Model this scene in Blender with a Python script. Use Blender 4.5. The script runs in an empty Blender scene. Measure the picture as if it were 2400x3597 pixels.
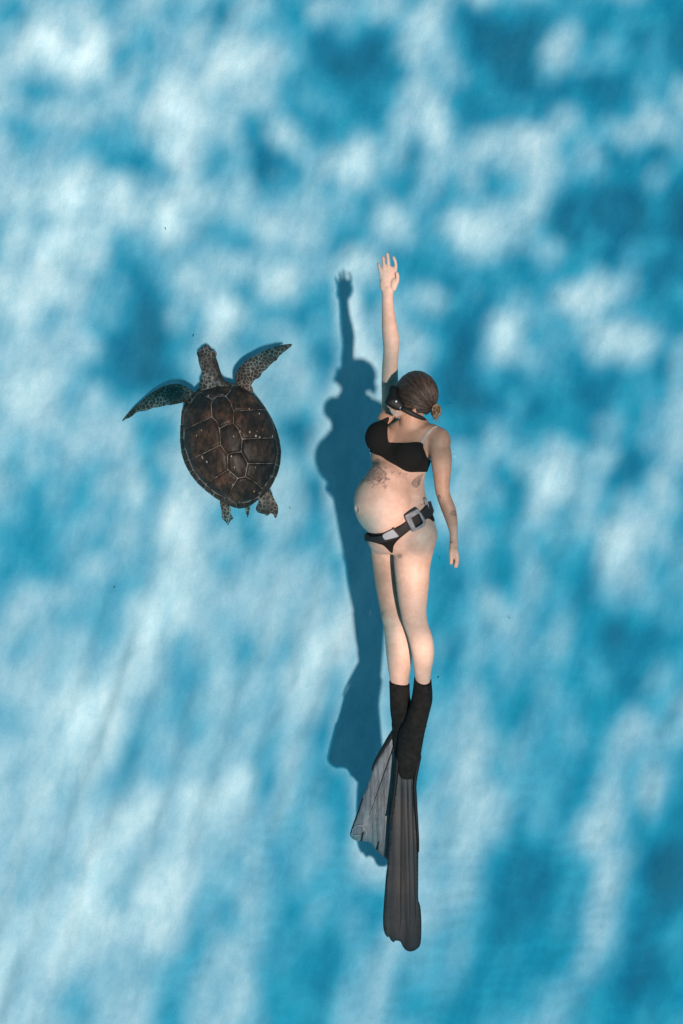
import bpy, bmesh, math, random
import numpy as np
from mathutils import Vector, Matrix, noise as mnoise
from mathutils.bvhtree import BVHTree
from mathutils.geometry import delaunay_2d_cdt

random.seed(7); rng = np.random.default_rng(11)
S = bpy.context.scene
COL = S.collection
R = math.radians

# ------------------------------------------------------------------ camera
H = 3.95                 # camera height over the sand (m)
F = 2709.0               # focal length in photograph pixels
PW, PH = 2400.0, 3597.0
cam = bpy.data.cameras.new('camera'); camo = bpy.data.objects.new('camera', cam); COL.objects.link(camo)
cam.sensor_fit = 'VERTICAL'; cam.sensor_height = 36.0; cam.lens = 36.0*F/PH
cam.clip_start = 0.02; cam.clip_end = 500
camo.location = (0, 0, H); camo.rotation_euler = (0, 0, 0)
S.camera = camo

# ------------------------------------------------------------------ light
SUN = Vector((0.184, -0.244, 1.0)).normalized()      # towards the sun
elev = math.asin(SUN.z); azim = math.atan2(SUN.x, SUN.y)
wld = bpy.data.worlds.new('World'); S.world = wld; wld.use_nodes = True
wn = wld.node_tree; wn.nodes.clear()
sky = wn.nodes.new('ShaderNodeTexSky'); sky.sky_type = 'NISHITA'; sky.sun_disc = False
sky.sun_elevation = elev; sky.sun_rotation = azim
bg = wn.nodes.new('ShaderNodeBackground'); bg.inputs['Strength'].default_value = 0.15
wo = wn.nodes.new('ShaderNodeOutputWorld')
tint = wn.nodes.new('ShaderNodeMix'); tint.data_type = 'RGBA'; tint.blend_type = 'MULTIPLY'; tint.inputs[0].default_value = 1.0
tint.inputs[7].default_value = (0.36, 1.0, 0.88, 1)          # daylight as the sea lets it through
wn.links.new(sky.outputs[0], tint.inputs[6]); wn.links.new(tint.outputs[2], bg.inputs['Color']); wn.links.new(bg.outputs[0], wo.inputs['Surface'])
sl = bpy.data.lights.new('sun', 'SUN'); sl.energy = 5.0; sl.angle = R(1.7); sl.color = (1.0, 0.95, 0.89)
so = bpy.data.objects.new('sun', sl); COL.objects.link(so)
so.rotation_euler = SUN.to_track_quat('Z', 'Y').to_euler(); so.location = (2, -2, 9)
S.view_settings.view_transform = 'Standard'; S.view_settings.look = 'None'
S.view_settings.exposure = 0.0; S.view_settings.gamma = 1.0; S.view_settings.use_curve_mapping = False
S.cycles.max_bounces = 6; S.cycles.transparent_max_bounces = 12
S.cycles.use_denoising = True
S.cycles.caustics_reflective = False; S.cycles.caustics_refractive = False

# ------------------------------------------------------------------ helpers
def Wp(px, py, z):
    """point at height z that stands where the photograph pixel (px, py) looks"""
    k = (H - z)/F
    return Vector(((px - PW/2)*k, (PH/2 - py)*k, z))
def toPx(p):
    k = F/(H - p[2])
    return PW/2 + p[0]*k, PH/2 - p[1]*k
ORG = {}
def tag(o, label=None, cat=None, group=None, kind=None):
    if label: o['label'] = label
    if cat: o['category'] = cat
    if group: o['group'] = group
    if kind: o['kind'] = kind
    return o
def empty(name, loc, label, cat, group=None):
    o = bpy.data.objects.new(name, None); COL.objects.link(o); o.location = loc
    o.empty_display_size = 0.05
    ORG[o.name] = Vector(loc); tag(o, label, cat, group); return o
def obj(name, verts, faces, mat, parent=None, smooth=True, origin=None):
    org = ORG[parent.name] if parent else (Vector(origin) if origin is not None else Vector((0, 0, 0)))
    me = bpy.data.meshes.new(name)
    v = np.asarray([tuple(p) for p in verts], dtype=float) - np.array(org)
    me.from_pydata(v.tolist(), [], [tuple(int(i) for i in f) for f in faces])
    me.validate(); me.update()
    if smooth: me.polygons.foreach_set('use_smooth', [True]*len(me.polygons))
    if mat: me.materials.append(mat)
    o = bpy.data.objects.new(name, me); COL.objects.link(o)
    ORG[o.name] = org
    if parent: o.parent = parent
    else: o.location = org
    return o
class MB:
    def __init__(s): s.v = []; s.f = []
    def add(s, v, f):
        n = len(s.v); s.v += [Vector(p) for p in v]; s.f += [tuple(i+n for i in q) for q in f]; return s
def ring_loft(rings, cap0=True, cap1=True):
    n = len(rings[0]); v = [p for r in rings for p in r]; f = []
    for i in range(len(rings)-1):
        for j in range(n):
            a = i*n + j; b = i*n + (j+1) % n
            f.append((a, b, b+n, a+n))
    if cap0: f.append(tuple(range(n))[::-1])
    if cap1: f.append(tuple((len(rings)-1)*n + j for j in range(n)))
    return v, f
def spline(st, m):
    """Catmull-Rom through the stations, m samples per span"""
    a = np.array(st, float); out = []
    for i in range(len(a)-1):
        p0 = a[max(i-1, 0)]; p1 = a[i]; p2 = a[i+1]; p3 = a[min(i+2, len(a)-1)]
        for t in np.arange(m)/m:
            out.append(0.5*((2*p1) + (p2-p0)*t + (2*p0-5*p1+4*p2-p3)*t*t + (3*p1-p0-3*p2+p3)*t**3))
    out.append(a[-1]); return np.array(out)
def limb(st, n=20, m=4, grow=0.0, round_ends=True):
    """stations (left px, right px, py, z, thickness ratio) -> tapered tube; section spans left-right and z"""
    s = spline(st, m); rings = []
    def ring(L, Rr, py, z, tk, k=1.0):
        a = Wp(L, py, z); b = Wp(Rr, py, z); c = (a+b)/2; w = (b-a)/2; hw = w.length
        w = w*((hw+grow)/hw)*k; t = (hw*tk+grow)*k
        return [c + w*math.cos(u) + Vector((0, 0, t*math.sin(u))) for u in [2*math.pi*i/n for i in range(n)]]
    for q in s: rings.append(ring(*q))
    if round_ends:
        for e, sgn in ((0, -1), (-1, 1)):
            q = s[e]; d = s[1]-s[0] if e == 0 else s[-1]-s[-2]
            hw = (q[1]-q[0])/2; extra = []
            for k in (0.4, 0.7, 0.9):
                qq = q.copy(); qq[2] += sgn*np.sign(d[2])*hw*k*0.7
                extra.append(ring(*qq, k=math.sqrt(max(0.02, 1-k*k))))
            rings = extra[::-1]+rings if e == 0 else rings+extra
    return ring_loft(rings)
def ellipsoid(c, r, ax=None, nu=24, nv=14):
    """c world centre, r three radii, ax three unit axes"""
    ax = ax or (Vector((1, 0, 0)), Vector((0, 1, 0)), Vector((0, 0, 1)))
    v = []; f = []
    for i in range(nv+1):
        t = math.pi*i/nv
        for j in range(nu):
            p = 2*math.pi*j/nu
            v.append(c + ax[0]*(r[0]*math.sin(t)*math.cos(p)) + ax[1]*(r[1]*math.sin(t)*math.sin(p)) + ax[2]*(r[2]*math.cos(t)))
    for i in range(nv):
        for j in range(nu):
            a = i*nu+j; b = i*nu+(j+1) % nu
            f.append((a, a+nu, b+nu, b))
    return v, f
def tube(pts, rad, n=10, m=3, flat=None):
    """round tube along world points; rad list; flat = (axis vector, factor) squashes the section"""
    a = spline([list(p)+[r] for p, r in zip(pts, rad)], m); rings = []
    for i, q in enumerate(a):
        d = Vector(a[min(i+1, len(a)-1)][:3]) - Vector(a[max(i-1, 0)][:3]); d.normalize()
        up = Vector((0, 0, 1)) if abs(d.z) < 0.9 else Vector((0, 1, 0))
        x = d.cross(up).normalized(); y = x.cross(d).normalized(); rr = q[3]
        ring = []
        for j in range(n):
            u = 2*math.pi*j/n; o = x*math.cos(u)*rr + y*math.sin(u)*rr
            if flat: o = o - flat[0]*(o.dot(flat[0])*(1-flat[1]))
            ring.append(Vector(q[:3]) + o)
        rings.append(ring)
    for e in (0, -1):
        d = (Vector(a[1][:3])-Vector(a[0][:3])) if e == 0 else (Vector(a[-1][:3])-Vector(a[-2][:3])); d.normalize()
        c = Vector(a[e][:3]); s = -1 if e == 0 else 1; ex = []
        for k in (0.5, 0.85):
            ex.append([c + (p-c)*math.sqrt(1-k*k) + d*s*a[e][3]*k for p in rings[e]])
        rings = ex[::-1]+rings if e == 0 else rings+ex
    return ring_loft(rings)
def densify(poly, step):
    out = []
    for i in range(len(poly)):
        a = np.array(poly[i], float); b = np.array(poly[(i+1) % len(poly)], float)
        k = max(1, int(np.linalg.norm(b-a)/step))
        for t in range(k): out.append(a + (b-a)*t/k)
    return np.array(out)
def smooth_poly(poly, step):
    """closed Catmull-Rom through the corners"""
    a = np.array(poly, float); n = len(a); out = []
    for i in range(n):
        p0, p1, p2, p3 = a[i-1], a[i], a[(i+1) % n], a[(i+2) % n]
        k = max(1, int(np.linalg.norm(p2-p1)/step))
        for t in np.arange(k)/k:
            out.append(0.5*((2*p1)+(p2-p0)*t+(2*p0-5*p1+4*p2-p3)*t*t+(3*p1-p0-3*p2+p3)*t**3))
    return np.array(out)
def pdist(pts, poly):
    """signed distance (inside positive) of points to a closed polygon"""
    pts = np.atleast_2d(pts); poly = np.asarray(poly, float)
    a = poly; b = np.roll(poly, -1, 0); d = np.full(len(pts), 1e9); ins = np.zeros(len(pts), bool)
    for i in range(len(a)):
        ab = b[i]-a[i]; t = np.clip(((pts-a[i])@ab)/(ab@ab+1e-12), 0, 1)
        d = np.minimum(d, np.linalg.norm(pts-(a[i]+t[:, None]*ab), axis=1))
        c = ((a[i, 1] > pts[:, 1]) != (b[i, 1] > pts[:, 1]))
        with np.errstate(divide='ignore', invalid='ignore'):
            xx = (b[i, 0]-a[i, 0])*(pts[:, 1]-a[i, 1])/(b[i, 1]-a[i, 1])+a[i, 0]
        ins ^= c & (pts[:, 0] < xx)
    return np.where(ins, d, -d)
def tri2d(poly, step):
    """triangulated polygon: points, triangles, rim length (rim points come first)"""
    poly = np.asarray(poly); lo = poly.min(0); hi = poly.max(0)
    gx, gy = np.meshgrid(np.arange(lo[0], hi[0], step), np.arange(lo[1], hi[1], step*0.87))
    gx = gx + (np.arange(gx.shape[0]) % 2)[:, None]*step/2
    g = np.stack([gx.ravel(), gy.ravel()], 1)
    if len(g): g = g[pdist(g, poly) > step*0.45]
    n = len(poly); co = [Vector(p) for p in poly]+[Vector(p) for p in g]
    r = delaunay_2d_cdt(co, [(i, (i+1) % n) for i in range(n)], [], 1, 1e-4)
    return np.array([tuple(p) for p in r[0]]), [tuple(t) for t in r[2]]
def slab(poly, step, zf, thick, edge=0.0, bulge=0.0):
    """solid plate: outline in photograph pixels, zf(px,py)->height of its top, rounded rim, thickness downwards"""
    p, t = tri2d(poly, step); d = np.maximum(pdist(p, poly), 0)
    z = np.array([zf(x, y) for x, y in p])
    if edge > 0: z = z + bulge*(1-np.clip(1-d/edge, 0, 1)**2)
    top = [Wp(x, y, q) for (x, y), q in zip(p, z)]
    bot = [Wp(x, y, zf(x, y)-thick) for x, y in p]
    n = len(top); f = []; cnt = {}
    for a in t:
        q = [top[i] for i in a]
        if (q[1]-q[0]).cross(q[2]-q[0]).z < 0: a = a[::-1]
        f.append(a); f.append(tuple(i+n for i in a[::-1]))
        for k in range(3):
            e = (a[k], a[(k+1) % 3]); cnt[e] = cnt.get(e, 0)+1
    for (a, b) in list(cnt):
        if (b, a) not in cnt: f.append((b, a, a+n, b+n))
    return top+bot, f
def remesh(name, mb, voxel, iters=4, fac=0.5):
    me = bpy.data.meshes.new('tmp'); me.from_pydata([tuple(p) for p in mb.v], [], mb.f); me.update()
    o = bpy.data.objects.new('tmp', me); COL.objects.link(o)
    m = o.modifiers.new('r', 'REMESH'); m.mode = 'VOXEL'; m.voxel_size = voxel
    s = o.modifiers.new('s', 'SMOOTH'); s.factor = fac; s.iterations = iters
    dg = bpy.context.evaluated_depsgraph_get(); ev = o.evaluated_get(dg)
    nm = bpy.data.meshes.new_from_object(ev)
    n = len(nm.vertices); co = np.empty(n*3); nm.vertices.foreach_get('co', co); co = co.reshape(-1, 3)
    fs = [tuple(p.vertices) for p in nm.polygons]
    bpy.data.objects.remove(o); bpy.data.meshes.remove(me); bpy.data.meshes.remove(nm)
    return co, fs
def vnormals(co, tris):
    n = np.zeros_like(co); a, b, c = co[tris[:, 0]], co[tris[:, 1]], co[tris[:, 2]]
    fn = np.cross(b-a, c-a)
    for k in range(3): np.add.at(n, tris[:, k], fn)
    return n/(np.linalg.norm(n, axis=1)[:, None]+1e-12)
def shell(co, tris, nrm, sfun, off, thick=0.002):
    """skin-tight garment: the piece of a surface where sfun > 0, clipped cleanly, lifted by off, with an inner lining"""
    s = sfun(co); keep = (s[tris] > 0).any(1); T = tris[keep]
    V = []; N = []; idx = {}; faces = []
    def vert(i):
        if i not in idx: idx[i] = len(V); V.append(co[i]); N.append(nrm[i])
        return idx[i]
    def cut(i, j):
        k = (min(i, j), max(i, j), 'c')
        if k not in idx:
            t = s[i]/(s[i]-s[j]); idx[k] = len(V); V.append(co[i]+(co[j]-co[i])*t); N.append(nrm[i]+(nrm[j]-nrm[i])*t)
        return idx[k]
    for a in T:
        poly = []
        for k in range(3):
            i, j = int(a[k]), int(a[(k+1) % 3])
            if s[i] > 0: poly.append(vert(i))
            if (s[i] > 0) != (s[j] > 0): poly.append(cut(i, j))
        if len(poly) >= 3: faces.append(tuple(poly))
    V = np.array(V); N = np.array(N); n = len(V)
    out = np.vstack([V+N*off, V+N*(off-thick)]); cnt = set()
    for p in faces:
        for k in range(len(p)): cnt.add((p[k], p[(k+1) % len(p)]))
    ff = list(faces)+[tuple(i+n for i in p[::-1]) for p in faces]
    ff += [(b, a, a+n, b+n) for (a, b) in cnt if (b, a) not in cnt]
    return out, ff
def tri_of(fs):
    t = []
    for f in fs:
        for k in range(1, len(f)-1): t.append((f[0], f[k], f[k+1]))
    return np.array(t)

# ------------------------------------------------------------------ materials
def mat(name, col, rough=0.6, spec=0.3, sss=0.0):
    m = bpy.data.materials.new(name); m.use_nodes = True; b = m.node_tree.nodes['Principled BSDF']
    b.inputs['Base Color'].default_value = (*col, 1); b.inputs['Roughness'].default_value = rough
    b.inputs['Specular IOR Level'].default_value = spec
    if sss:
        b.inputs['Subsurface Weight'].default_value = sss
        b.inputs['Subsurface Radius'].default_value = (0.012, 0.004, 0.002); b.inputs['Subsurface Scale'].default_value = 1.0
    return m
def nd(m, t, **kw):
    n = m.node_tree.nodes.new(t)
    for k, v in kw.items(): setattr(n, k, v)
    return n
def lk(m, a, b): m.node_tree.links.new(a, b)
def ramp(m, fac, stops, interp='LINEAR'):
    n = nd(m, 'ShaderNodeValToRGB'); n.color_ramp.interpolation = interp; cr = n.color_ramp
    while len(cr.elements) < len(stops): cr.elements.new(0.5)
    for e, (p, c) in zip(cr.elements, stops): e.position = p; e.color = (*c, 1)
    lk(m, fac, n.inputs[0]); return n
def noise(m, vec, scale, detail=3, rough=0.55, dist=0.0):
    n = nd(m, 'ShaderNodeTexNoise'); n.inputs['Scale'].default_value = scale; n.inputs['Detail'].default_value = detail
    n.inputs['Roughness'].default_value = rough; n.inputs['Distortion'].default_value = dist
    if vec is not None: lk(m, vec, n.inputs['Vector'])
    return n
def mapping(m, vec, scale=(1, 1, 1), rot=(0, 0, 0)):
    n = nd(m, 'ShaderNodeMapping'); n.inputs['Scale'].default_value = scale; n.inputs['Rotation'].default_value = rot
    lk(m, vec, n.inputs['Vector']); return n.outputs[0]
def ocoord(m): return nd(m, 'ShaderNodeTexCoord').outputs['Object']
def bump(m, h, strength, dist):
    n = nd(m, 'ShaderNodeBump'); n.inputs['Strength'].default_value = strength; n.inputs['Distance'].default_value = dist
    lk(m, h, n.inputs['Height']); lk(m, n.outputs[0], m.node_tree.nodes['Principled BSDF'].inputs['Normal']); return n
def mixc(m, fac, a, b, mode='MIX'):
    n = nd(m, 'ShaderNodeMix', data_type='RGBA', blend_type=mode)
    if hasattr(fac, 'links'): lk(m, fac, n.inputs[0])
    else: n.inputs[0].default_value = fac
    for k, x in ((6, a), (7, b)):
        if hasattr(x, 'links'): lk(m, x, n.inputs[k])
        else: n.inputs[k].default_value = (*x, 1)
    return n.outputs[2]
def base(m, sock): lk(m, sock, m.node_tree.nodes['Principled BSDF'].inputs['Base Color'])

# ------------------------------------------------------------------ numpy noise
def vnoise(x, y, seed):
    xi = np.floor(x).astype(np.int64); yi = np.floor(y).astype(np.int64); fx = x-xi; fy = y-yi
    fx = fx*fx*fx*(fx*(fx*6-15)+10); fy = fy*fy*fy*(fy*(fy*6-15)+10)
    def h(a, b):
        n = (a*374761393 + b*668265263 + seed*982451653) & 0xffffffff
        n = ((n ^ (n >> 13))*1274126177) & 0xffffffff
        return ((n ^ (n >> 16)) & 0xffff)/32767.5-1
    return (h(xi, yi)*(1-fx)+h(xi+1, yi)*fx)*(1-fy) + (h(xi, yi+1)*(1-fx)+h(xi+1, yi+1)*fx)*fy
def fbm(x, y, seed, octv=4, gain=0.5):
    s = 0; a = 1.0; t = 0
    for k in range(octv):
        s = s + a*vnoise(x*2**k+17.3*k, y*2**k-9.1*k, seed+k); t += a; a *= gain
    return s/t*1.6
def axis(core, step, far):
    a = np.arange(-core, core+1e-6, step); e = []; d = step; x = core
    while x < far: d *= 1.35; x += d; e.append(x)
    e = np.array(e); return np.concatenate([-e[::-1], a, e])
def grid_mesh(xs, ys):
    X, Y = np.meshgrid(xs, ys); nx = len(xs); ny = len(ys)
    i = np.arange(nx*ny).reshape(ny, nx)
    q = np.stack([i[:-1, :-1], i[:-1, 1:], i[1:, 1:], i[1:, :-1]], -1).reshape(-1, 4)
    return X, Y, q
def fast_obj(name, X, Y, Z, q, m):
    me = bpy.data.meshes.new(name); n = X.size
    me.vertices.add(n); me.vertices.foreach_set('co', np.stack([X.ravel(), Y.ravel(), Z.ravel()], 1).ravel())
    me.loops.add(q.size); me.loops.foreach_set('vertex_index', q.ravel().astype(np.int32))
    me.polygons.add(len(q)); me.polygons.foreach_set('loop_start', np.arange(0, q.size, 4, dtype=np.int32))
    me.update(calc_edges=True); me.polygons.foreach_set('use_smooth', [True]*len(q))
    me.materials.append(m); o = bpy.data.objects.new(name, me); COL.objects.link(o); return o

# ------------------------------------------------------------------ seabed
m_sand = mat('white_sand', (0.4, 0.48, 0.5), 0.95, 0.05)
P = nd(m_sand, 'ShaderNodeNewGeometry').outputs['Position']
n1 = noise(m_sand, P, 1.3, 5, 0.6, 0.4)
c1 = ramp(m_sand, n1.outputs[0], [(0.3, (0.25, 0.425, 0.485)), (0.7, (0.31, 0.465, 0.515))])
n2 = noise(m_sand, P, 140, 3, 0.7)
c2 = ramp(m_sand, n2.outputs[0], [(0.3, (0.90, 0.90, 0.90)), (0.7, (1.05, 1.05, 1.05))])
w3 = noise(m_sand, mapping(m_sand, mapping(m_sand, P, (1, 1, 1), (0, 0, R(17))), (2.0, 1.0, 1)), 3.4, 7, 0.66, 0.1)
c3 = ramp(m_sand, w3.outputs[0], [(0.34, (0.74, 0.86, 0.90)), (0.66, (1.22, 1.12, 1.08))])  # sand mottling that also carries fine light wisps, put into the colour
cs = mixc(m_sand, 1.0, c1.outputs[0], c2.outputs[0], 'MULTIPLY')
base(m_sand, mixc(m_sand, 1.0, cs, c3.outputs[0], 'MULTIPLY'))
rp = noise(m_sand, P, 9, 4, 0.6, 0.4)
gr = noise(m_sand, P, 90, 4, 0.7)
add = nd(m_sand, 'ShaderNodeMath', operation='MULTIPLY_ADD'); add.inputs[1].default_value = 0.12
lk(m_sand, gr.outputs[0], add.inputs[0]); lk(m_sand, rp.outputs[0], add.inputs[2])
bump(m_sand, add.outputs[0], 0.16, 0.03)

def sand_h(X, Y):
    w = 0.5+0.5*np.tanh(-(Y+0.2)/0.6)          # ripples gather towards the bottom of the picture
    u = X*0.95+Y*0.30
    h = 0.014*fbm(X*0.9, Y*0.7, 3, 3)
    wig = fbm(X*1.3, Y*1.3, 9, 3); V = 0.30*X+0.95*Y; U = 0.95*X-0.30*Y
    lane = np.sin(U*2*math.pi/0.62+1.5*wig)                       # curved ripples lie in lanes, each bowed between two crests
    v = V+0.05*lane*lane+0.11*wig+0.07*fbm(X*4, Y*4, 44, 3)
    patch = np.clip(0.2+1.4*fbm(X*1.1, Y*0.9, 21, 3), 0, 1)*(0.25+0.75*w)
    h = h + 0.0030*patch*np.sin(v*2*math.pi/0.085) + 0.012*fbm(U*5.5, V*(5.0-2.2*w), 30, 4, 0.6)
    band = np.sin(U*2*math.pi/0.21+2.6*fbm(X*0.9, Y*0.6, 77, 3)+1.2*fbm(X*2.5, Y*1.6, 79, 2))
    h = h + 0.0125*(0.14+0.86*w)*np.clip(0.55+0.9*fbm(X*1.0, Y*0.8, 83, 2), 0, 1)*band
    return h
xs = axis(3.1, 0.016, 120); ys = axis(3.9, 0.016, 120)
X, Y, q = grid_mesh(xs, ys)
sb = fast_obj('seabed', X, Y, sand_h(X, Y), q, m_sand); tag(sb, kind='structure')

# ------------------------------------------------------------------ water surface: unseen sheet added overhead, sunlight dapples put into its colour
ZW = 4.35
K1 = (2400/1568)/F*H                            # metres on the sand per pixel of a 1568-wide view of the place
SL = {'/': 17, '\\': -17}
# drawn patches of the light pattern (x, y, rx, ry, lean, strength): bright, then dark
LIT_PATCH = [(100,70,110,45,-35,.7),(180,110,60,55,0,.6),(600,180,70,50,0,.9),(430,290,50,100,0,1.0),(950,80,55,50,0,.7),(830,30,50,40,0,.6),
 (740,350,65,45,0,.8),(1010,260,30,60,0,.6),(860,480,45,40,0,.8),(1100,510,55,40,0,1.1),(350,510,65,50,0,.7),(90,430,60,55,0,.5),(220,440,60,55,0,.5),
 (1340,680,55,40,0,.9),(1430,790,65,40,0,.8),(1260,1110,50,60,0,.8),(1160,760,40,40,0,.6),(540,740,80,40,0,.7),(500,650,100,60,0,.35),(840,610,45,60,0,.6),
 (680,660,60,45,0,.5),(90,600,160,120,0,.4),(60,760,130,100,0,.4),(440,1130,45,90,17,.6),(385,1270,45,120,17,.8),(335,1410,50,120,17,.8),(240,1630,60,110,17,.5),
 (150,1700,60,100,17,.5),(620,1400,40,90,17,.5),(555,1560,45,90,17,.5),(770,1480,22,90,5,.7),(690,1590,35,60,17,.5),(500,1780,24,34,0,.8),(450,1860,45,45,0,.6),
 (330,1900,40,50,17,.5),(390,2090,50,70,17,.7),(205,2060,40,130,17,.6),(100,2230,40,120,17,.4),(1110,1390,24,34,0,.5),(1440,1290,35,140,20,.6),(1200,1300,50,180,10,.35),
 (1380,1900,45,55,0,.7),(1450,1640,40,150,20,.5),(1250,1880,40,60,10,.4),(1090,1800,45,150,5,.4),(1530,1700,50,150,15,.4),(1080,1060,50,80,0,.5),(1010,700,40,50,0,.4),
 (1180,1000,60,50,0,.4),(700,900,45,50,0,.5),(1200,330,70,50,0,.35),(1450,330,90,40,0,.25),(560,1000,60,60,0,.2),(40,930,80,90,0,.45),(320,1130,60,90,17,.4),(1340,80,50,40,0,.25)]
DIM_PATCH = [(800,150,90,95,0,1.1),(650,60,60,50,0,.7),(480,40,55,40,0,.7),(1130,70,70,50,0,1.0),(1180,130,50,60,0,.8),(1360,210,75,60,0,1.1),(1240,60,60,40,0,.6),
 (1480,120,60,80,0,.7),(1540,40,60,60,0,.6),(610,375,32,58,0,1.2),(320,370,60,45,0,.8),(730,270,50,40,0,.7),(1080,240,50,50,0,.7),(1400,480,100,60,0,1.1),
 (1540,480,60,60,0,1.0),(1280,480,30,50,0,.6),(1530,610,60,80,0,.8),(325,770,80,130,12,1.15),(305,620,40,80,10,.7),(560,560,45,50,0,.6),(940,400,50,40,0,.6),
 (1040,620,40,40,0,.6),(1060,810,55,80,0,1.1),(1095,905,55,40,0,1.0),(1190,880,50,40,0,.6),(1380,860,60,50,0,.5),(1490,1070,50,60,0,.8),(1540,850,40,60,0,.4),
 (690,1010,30,60,0,.6),(80,1310,65,70,0,.8),(590,1420,30,90,17,.5),(530,1530,40,120,17,.5),(1010,1480,22,60,0,.6),(1020,1330,35,70,0,.5),(1470,1440,60,60,0,1.1),
 (1440,1545,45,60,0,.9),(1530,2020,75,90,0,1.1),(1440,1950,50,70,0,.5),(1200,1650,45,150,10,.35),(1180,1950,45,110,10,.25),(560,1720,50,50,17,.35),(620,1900,45,70,10,.3),
 (650,2060,40,90,15,.25),(860,2080,40,90,0,.5),(750,2200,40,110,10,.3),(950,2300,70,70,0,.4),(1480,2250,90,70,0,.4),(1250,2200,70,90,0,.4),(1340,1420,45,120,15,.5),
 (300,1760,30,110,17,.5),(130,1950,35,120,17,.4),(420,1620,30,120,17,.4),(1020,1000,40,60,0,.5),(980,560,60,40,0,.3),(1200,600,60,50,0,.5),(1290,950,60,50,0,.4),(520,400,50,40,0,.4),(360,815,40,50,0,.35),(430,785,20,30,0,.3),(700,1130,30,110,5,.6),(742,790,24,70,0,.5),(770,1340,20,110,5,.6),(748,1660,24,80,10,.5),(740,930,20,50,0,.5)]
def light_pattern(X, Y):
    """height of the water surface in -1..1, X Y where the light that crosses it lands on the sand"""
    # turn coordinates into the 1568-wide pixel unit, with a little wander so that no patch is a clean oval
    wx = 36*fbm(X*2.0, Y*2.0, 51, 3)+14*fbm(X*6, Y*6, 55, 2); wy = 36*fbm(X*2.0, Y*2.0, 61, 3)+14*fbm(X*6, Y*6, 65, 2)
    u = 784+X/K1; v = 1175-Y/K1; uu = u+wx; vv = v+wy; us = u+0.3*wx; vs = v+0.3*wy
    h = np.zeros_like(X)
    for L, s in ((LIT_PATCH, 1), (DIM_PATCH, -1)):
        for x, y, rx, ry, lean, a in L:
            c, sn = math.cos(R(lean)), math.sin(R(lean))
            p = (uu-x)*c+(vv-y)*sn; r = -(uu-x)*sn+(vv-y)*c
            h += s*a*np.exp(-((p/rx/1.15)**2+(r/ry/1.15)**2))
    low = 0.5+0.5*np.tanh((v-1250)/250)
    cloud = fbm(X*2.3+0.3*wx/60, Y*2.1, 71, 5, 0.55)
    U = X*0.955-Y*0.296; V = X*0.296+Y*0.955
    streak = fbm(U*3.3+0.45*fbm(X*1.5, Y*1.5, 5, 2), V*0.6, 81, 4, 0.5)
    fine = fbm(X*8, Y*7, 91, 3, 0.6)
    fiber = fbm(U*13+0.8*fbm(X*3, Y*3, 95, 2), V*3.2, 97, 3, 0.6)
    web = 1-2.2*np.abs(fbm(X*3.1+0.35*cloud, Y*2.8-0.3*cloud, 101, 3, 0.5))
    h = 1.0*h + 0.32*cloud*(1-low*0.6) + 0.46*streak*low + 0.20*web*(1-0.75*low) + 0.36*fine*(1-0.7*low) + 0.30*fiber*(1-0.3*low)
    h += 0.25*np.clip((700-u)/700, -0.40, 1) - 0.04 - 0.08*np.clip((v-1900)/400, 0, 1)
    # bright patch added to light the swimmer evenly, a smaller one for the turtle
    ax_ = np.array([(800,640),(824,800),(835,940),(830,1060),(842,1200),(848,1350),(844,1500),(848,1700),(862,1990)], float)
    wd = np.array([14, 38, 78, 92, 64, 44, 38, 36, 46], float)
    d = np.full(X.shape, 1e9)
    for i, (a, b) in enumerate(zip(ax_[:-1], ax_[1:])):
        ab = b-a; t = np.clip(((us-a[0])*ab[0]+(vs-a[1])*ab[1])/(ab@ab), 0, 1)
        d = np.minimum(d, np.hypot(us-a[0]-t*ab[0], vs-a[1]-t*ab[1])/(wd[i]+(wd[i+1]-wd[i])*t))
    for a, b, w_ in (((806,1560),(778,1730),26),):
        a = np.array(a, float); b = np.array(b, float); ab = b-a; t = np.clip(((us-a[0])*ab[0]+(vs-a[1])*ab[1])/(ab@ab), 0, 1)
        d = np.minimum(d, np.hypot(us-a[0]-t*ab[0], vs-a[1]-t*ab[1])/w_)
    k = np.exp(-d**3)
    h = h*(1-k) + k*np.clip(0.74+0.60*fbm(X*7.0, Y*6.0, 33, 2), 0.44, 1.25)
    k = np.exp(-(((uu-512)/95)**2+((vv-955)/145)**2)**2)
    h = h*(1-k) + k*(0.62+0.25*fbm(X*4.5, Y*4.0, 35, 3))
    return h
xs = axis(3.3, 0.026, 120); ys = axis(4.3, 0.026, 120)
X, Y, q = grid_mesh(xs, ys)
A = 0.05
Xs = X; Ys = Y
hw = light_pattern(Xs, Ys)
def blur(a, n):
    k = np.exp(-0.5*(np.arange(-3*n, 3*n+1)/n)**2); k /= k.sum()
    a = np.apply_along_axis(lambda r: np.convolve(np.pad(r, 3*n, 'edge'), k, 'valid'), 0, a)
    return np.apply_along_axis(lambda r: np.convolve(np.pad(r, 3*n, 'edge'), k, 'valid'), 1, a)
hw = np.clip(hw + 0.9*(hw-blur(hw, 3)), -1.65, 1.65)               # sharpens the light pattern against the blur of the sun disc
m_water_filter = bpy.data.materials.new('sea_surface'); m_water_filter.use_nodes = True
m_water_filter.node_tree.nodes.clear()
g = nd(m_water_filter, 'ShaderNodeNewGeometry'); sx = nd(m_water_filter, 'ShaderNodeSeparateXYZ'); lk(m_water_filter, g.outputs['Position'], sx.inputs[0])
mr = nd(m_water_filter, 'ShaderNodeMapRange'); mr.inputs[1].default_value = ZW-1.7*A; mr.inputs[2].default_value = ZW+1.7*A
lk(m_water_filter, sx.outputs['Z'], mr.inputs[0])
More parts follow.
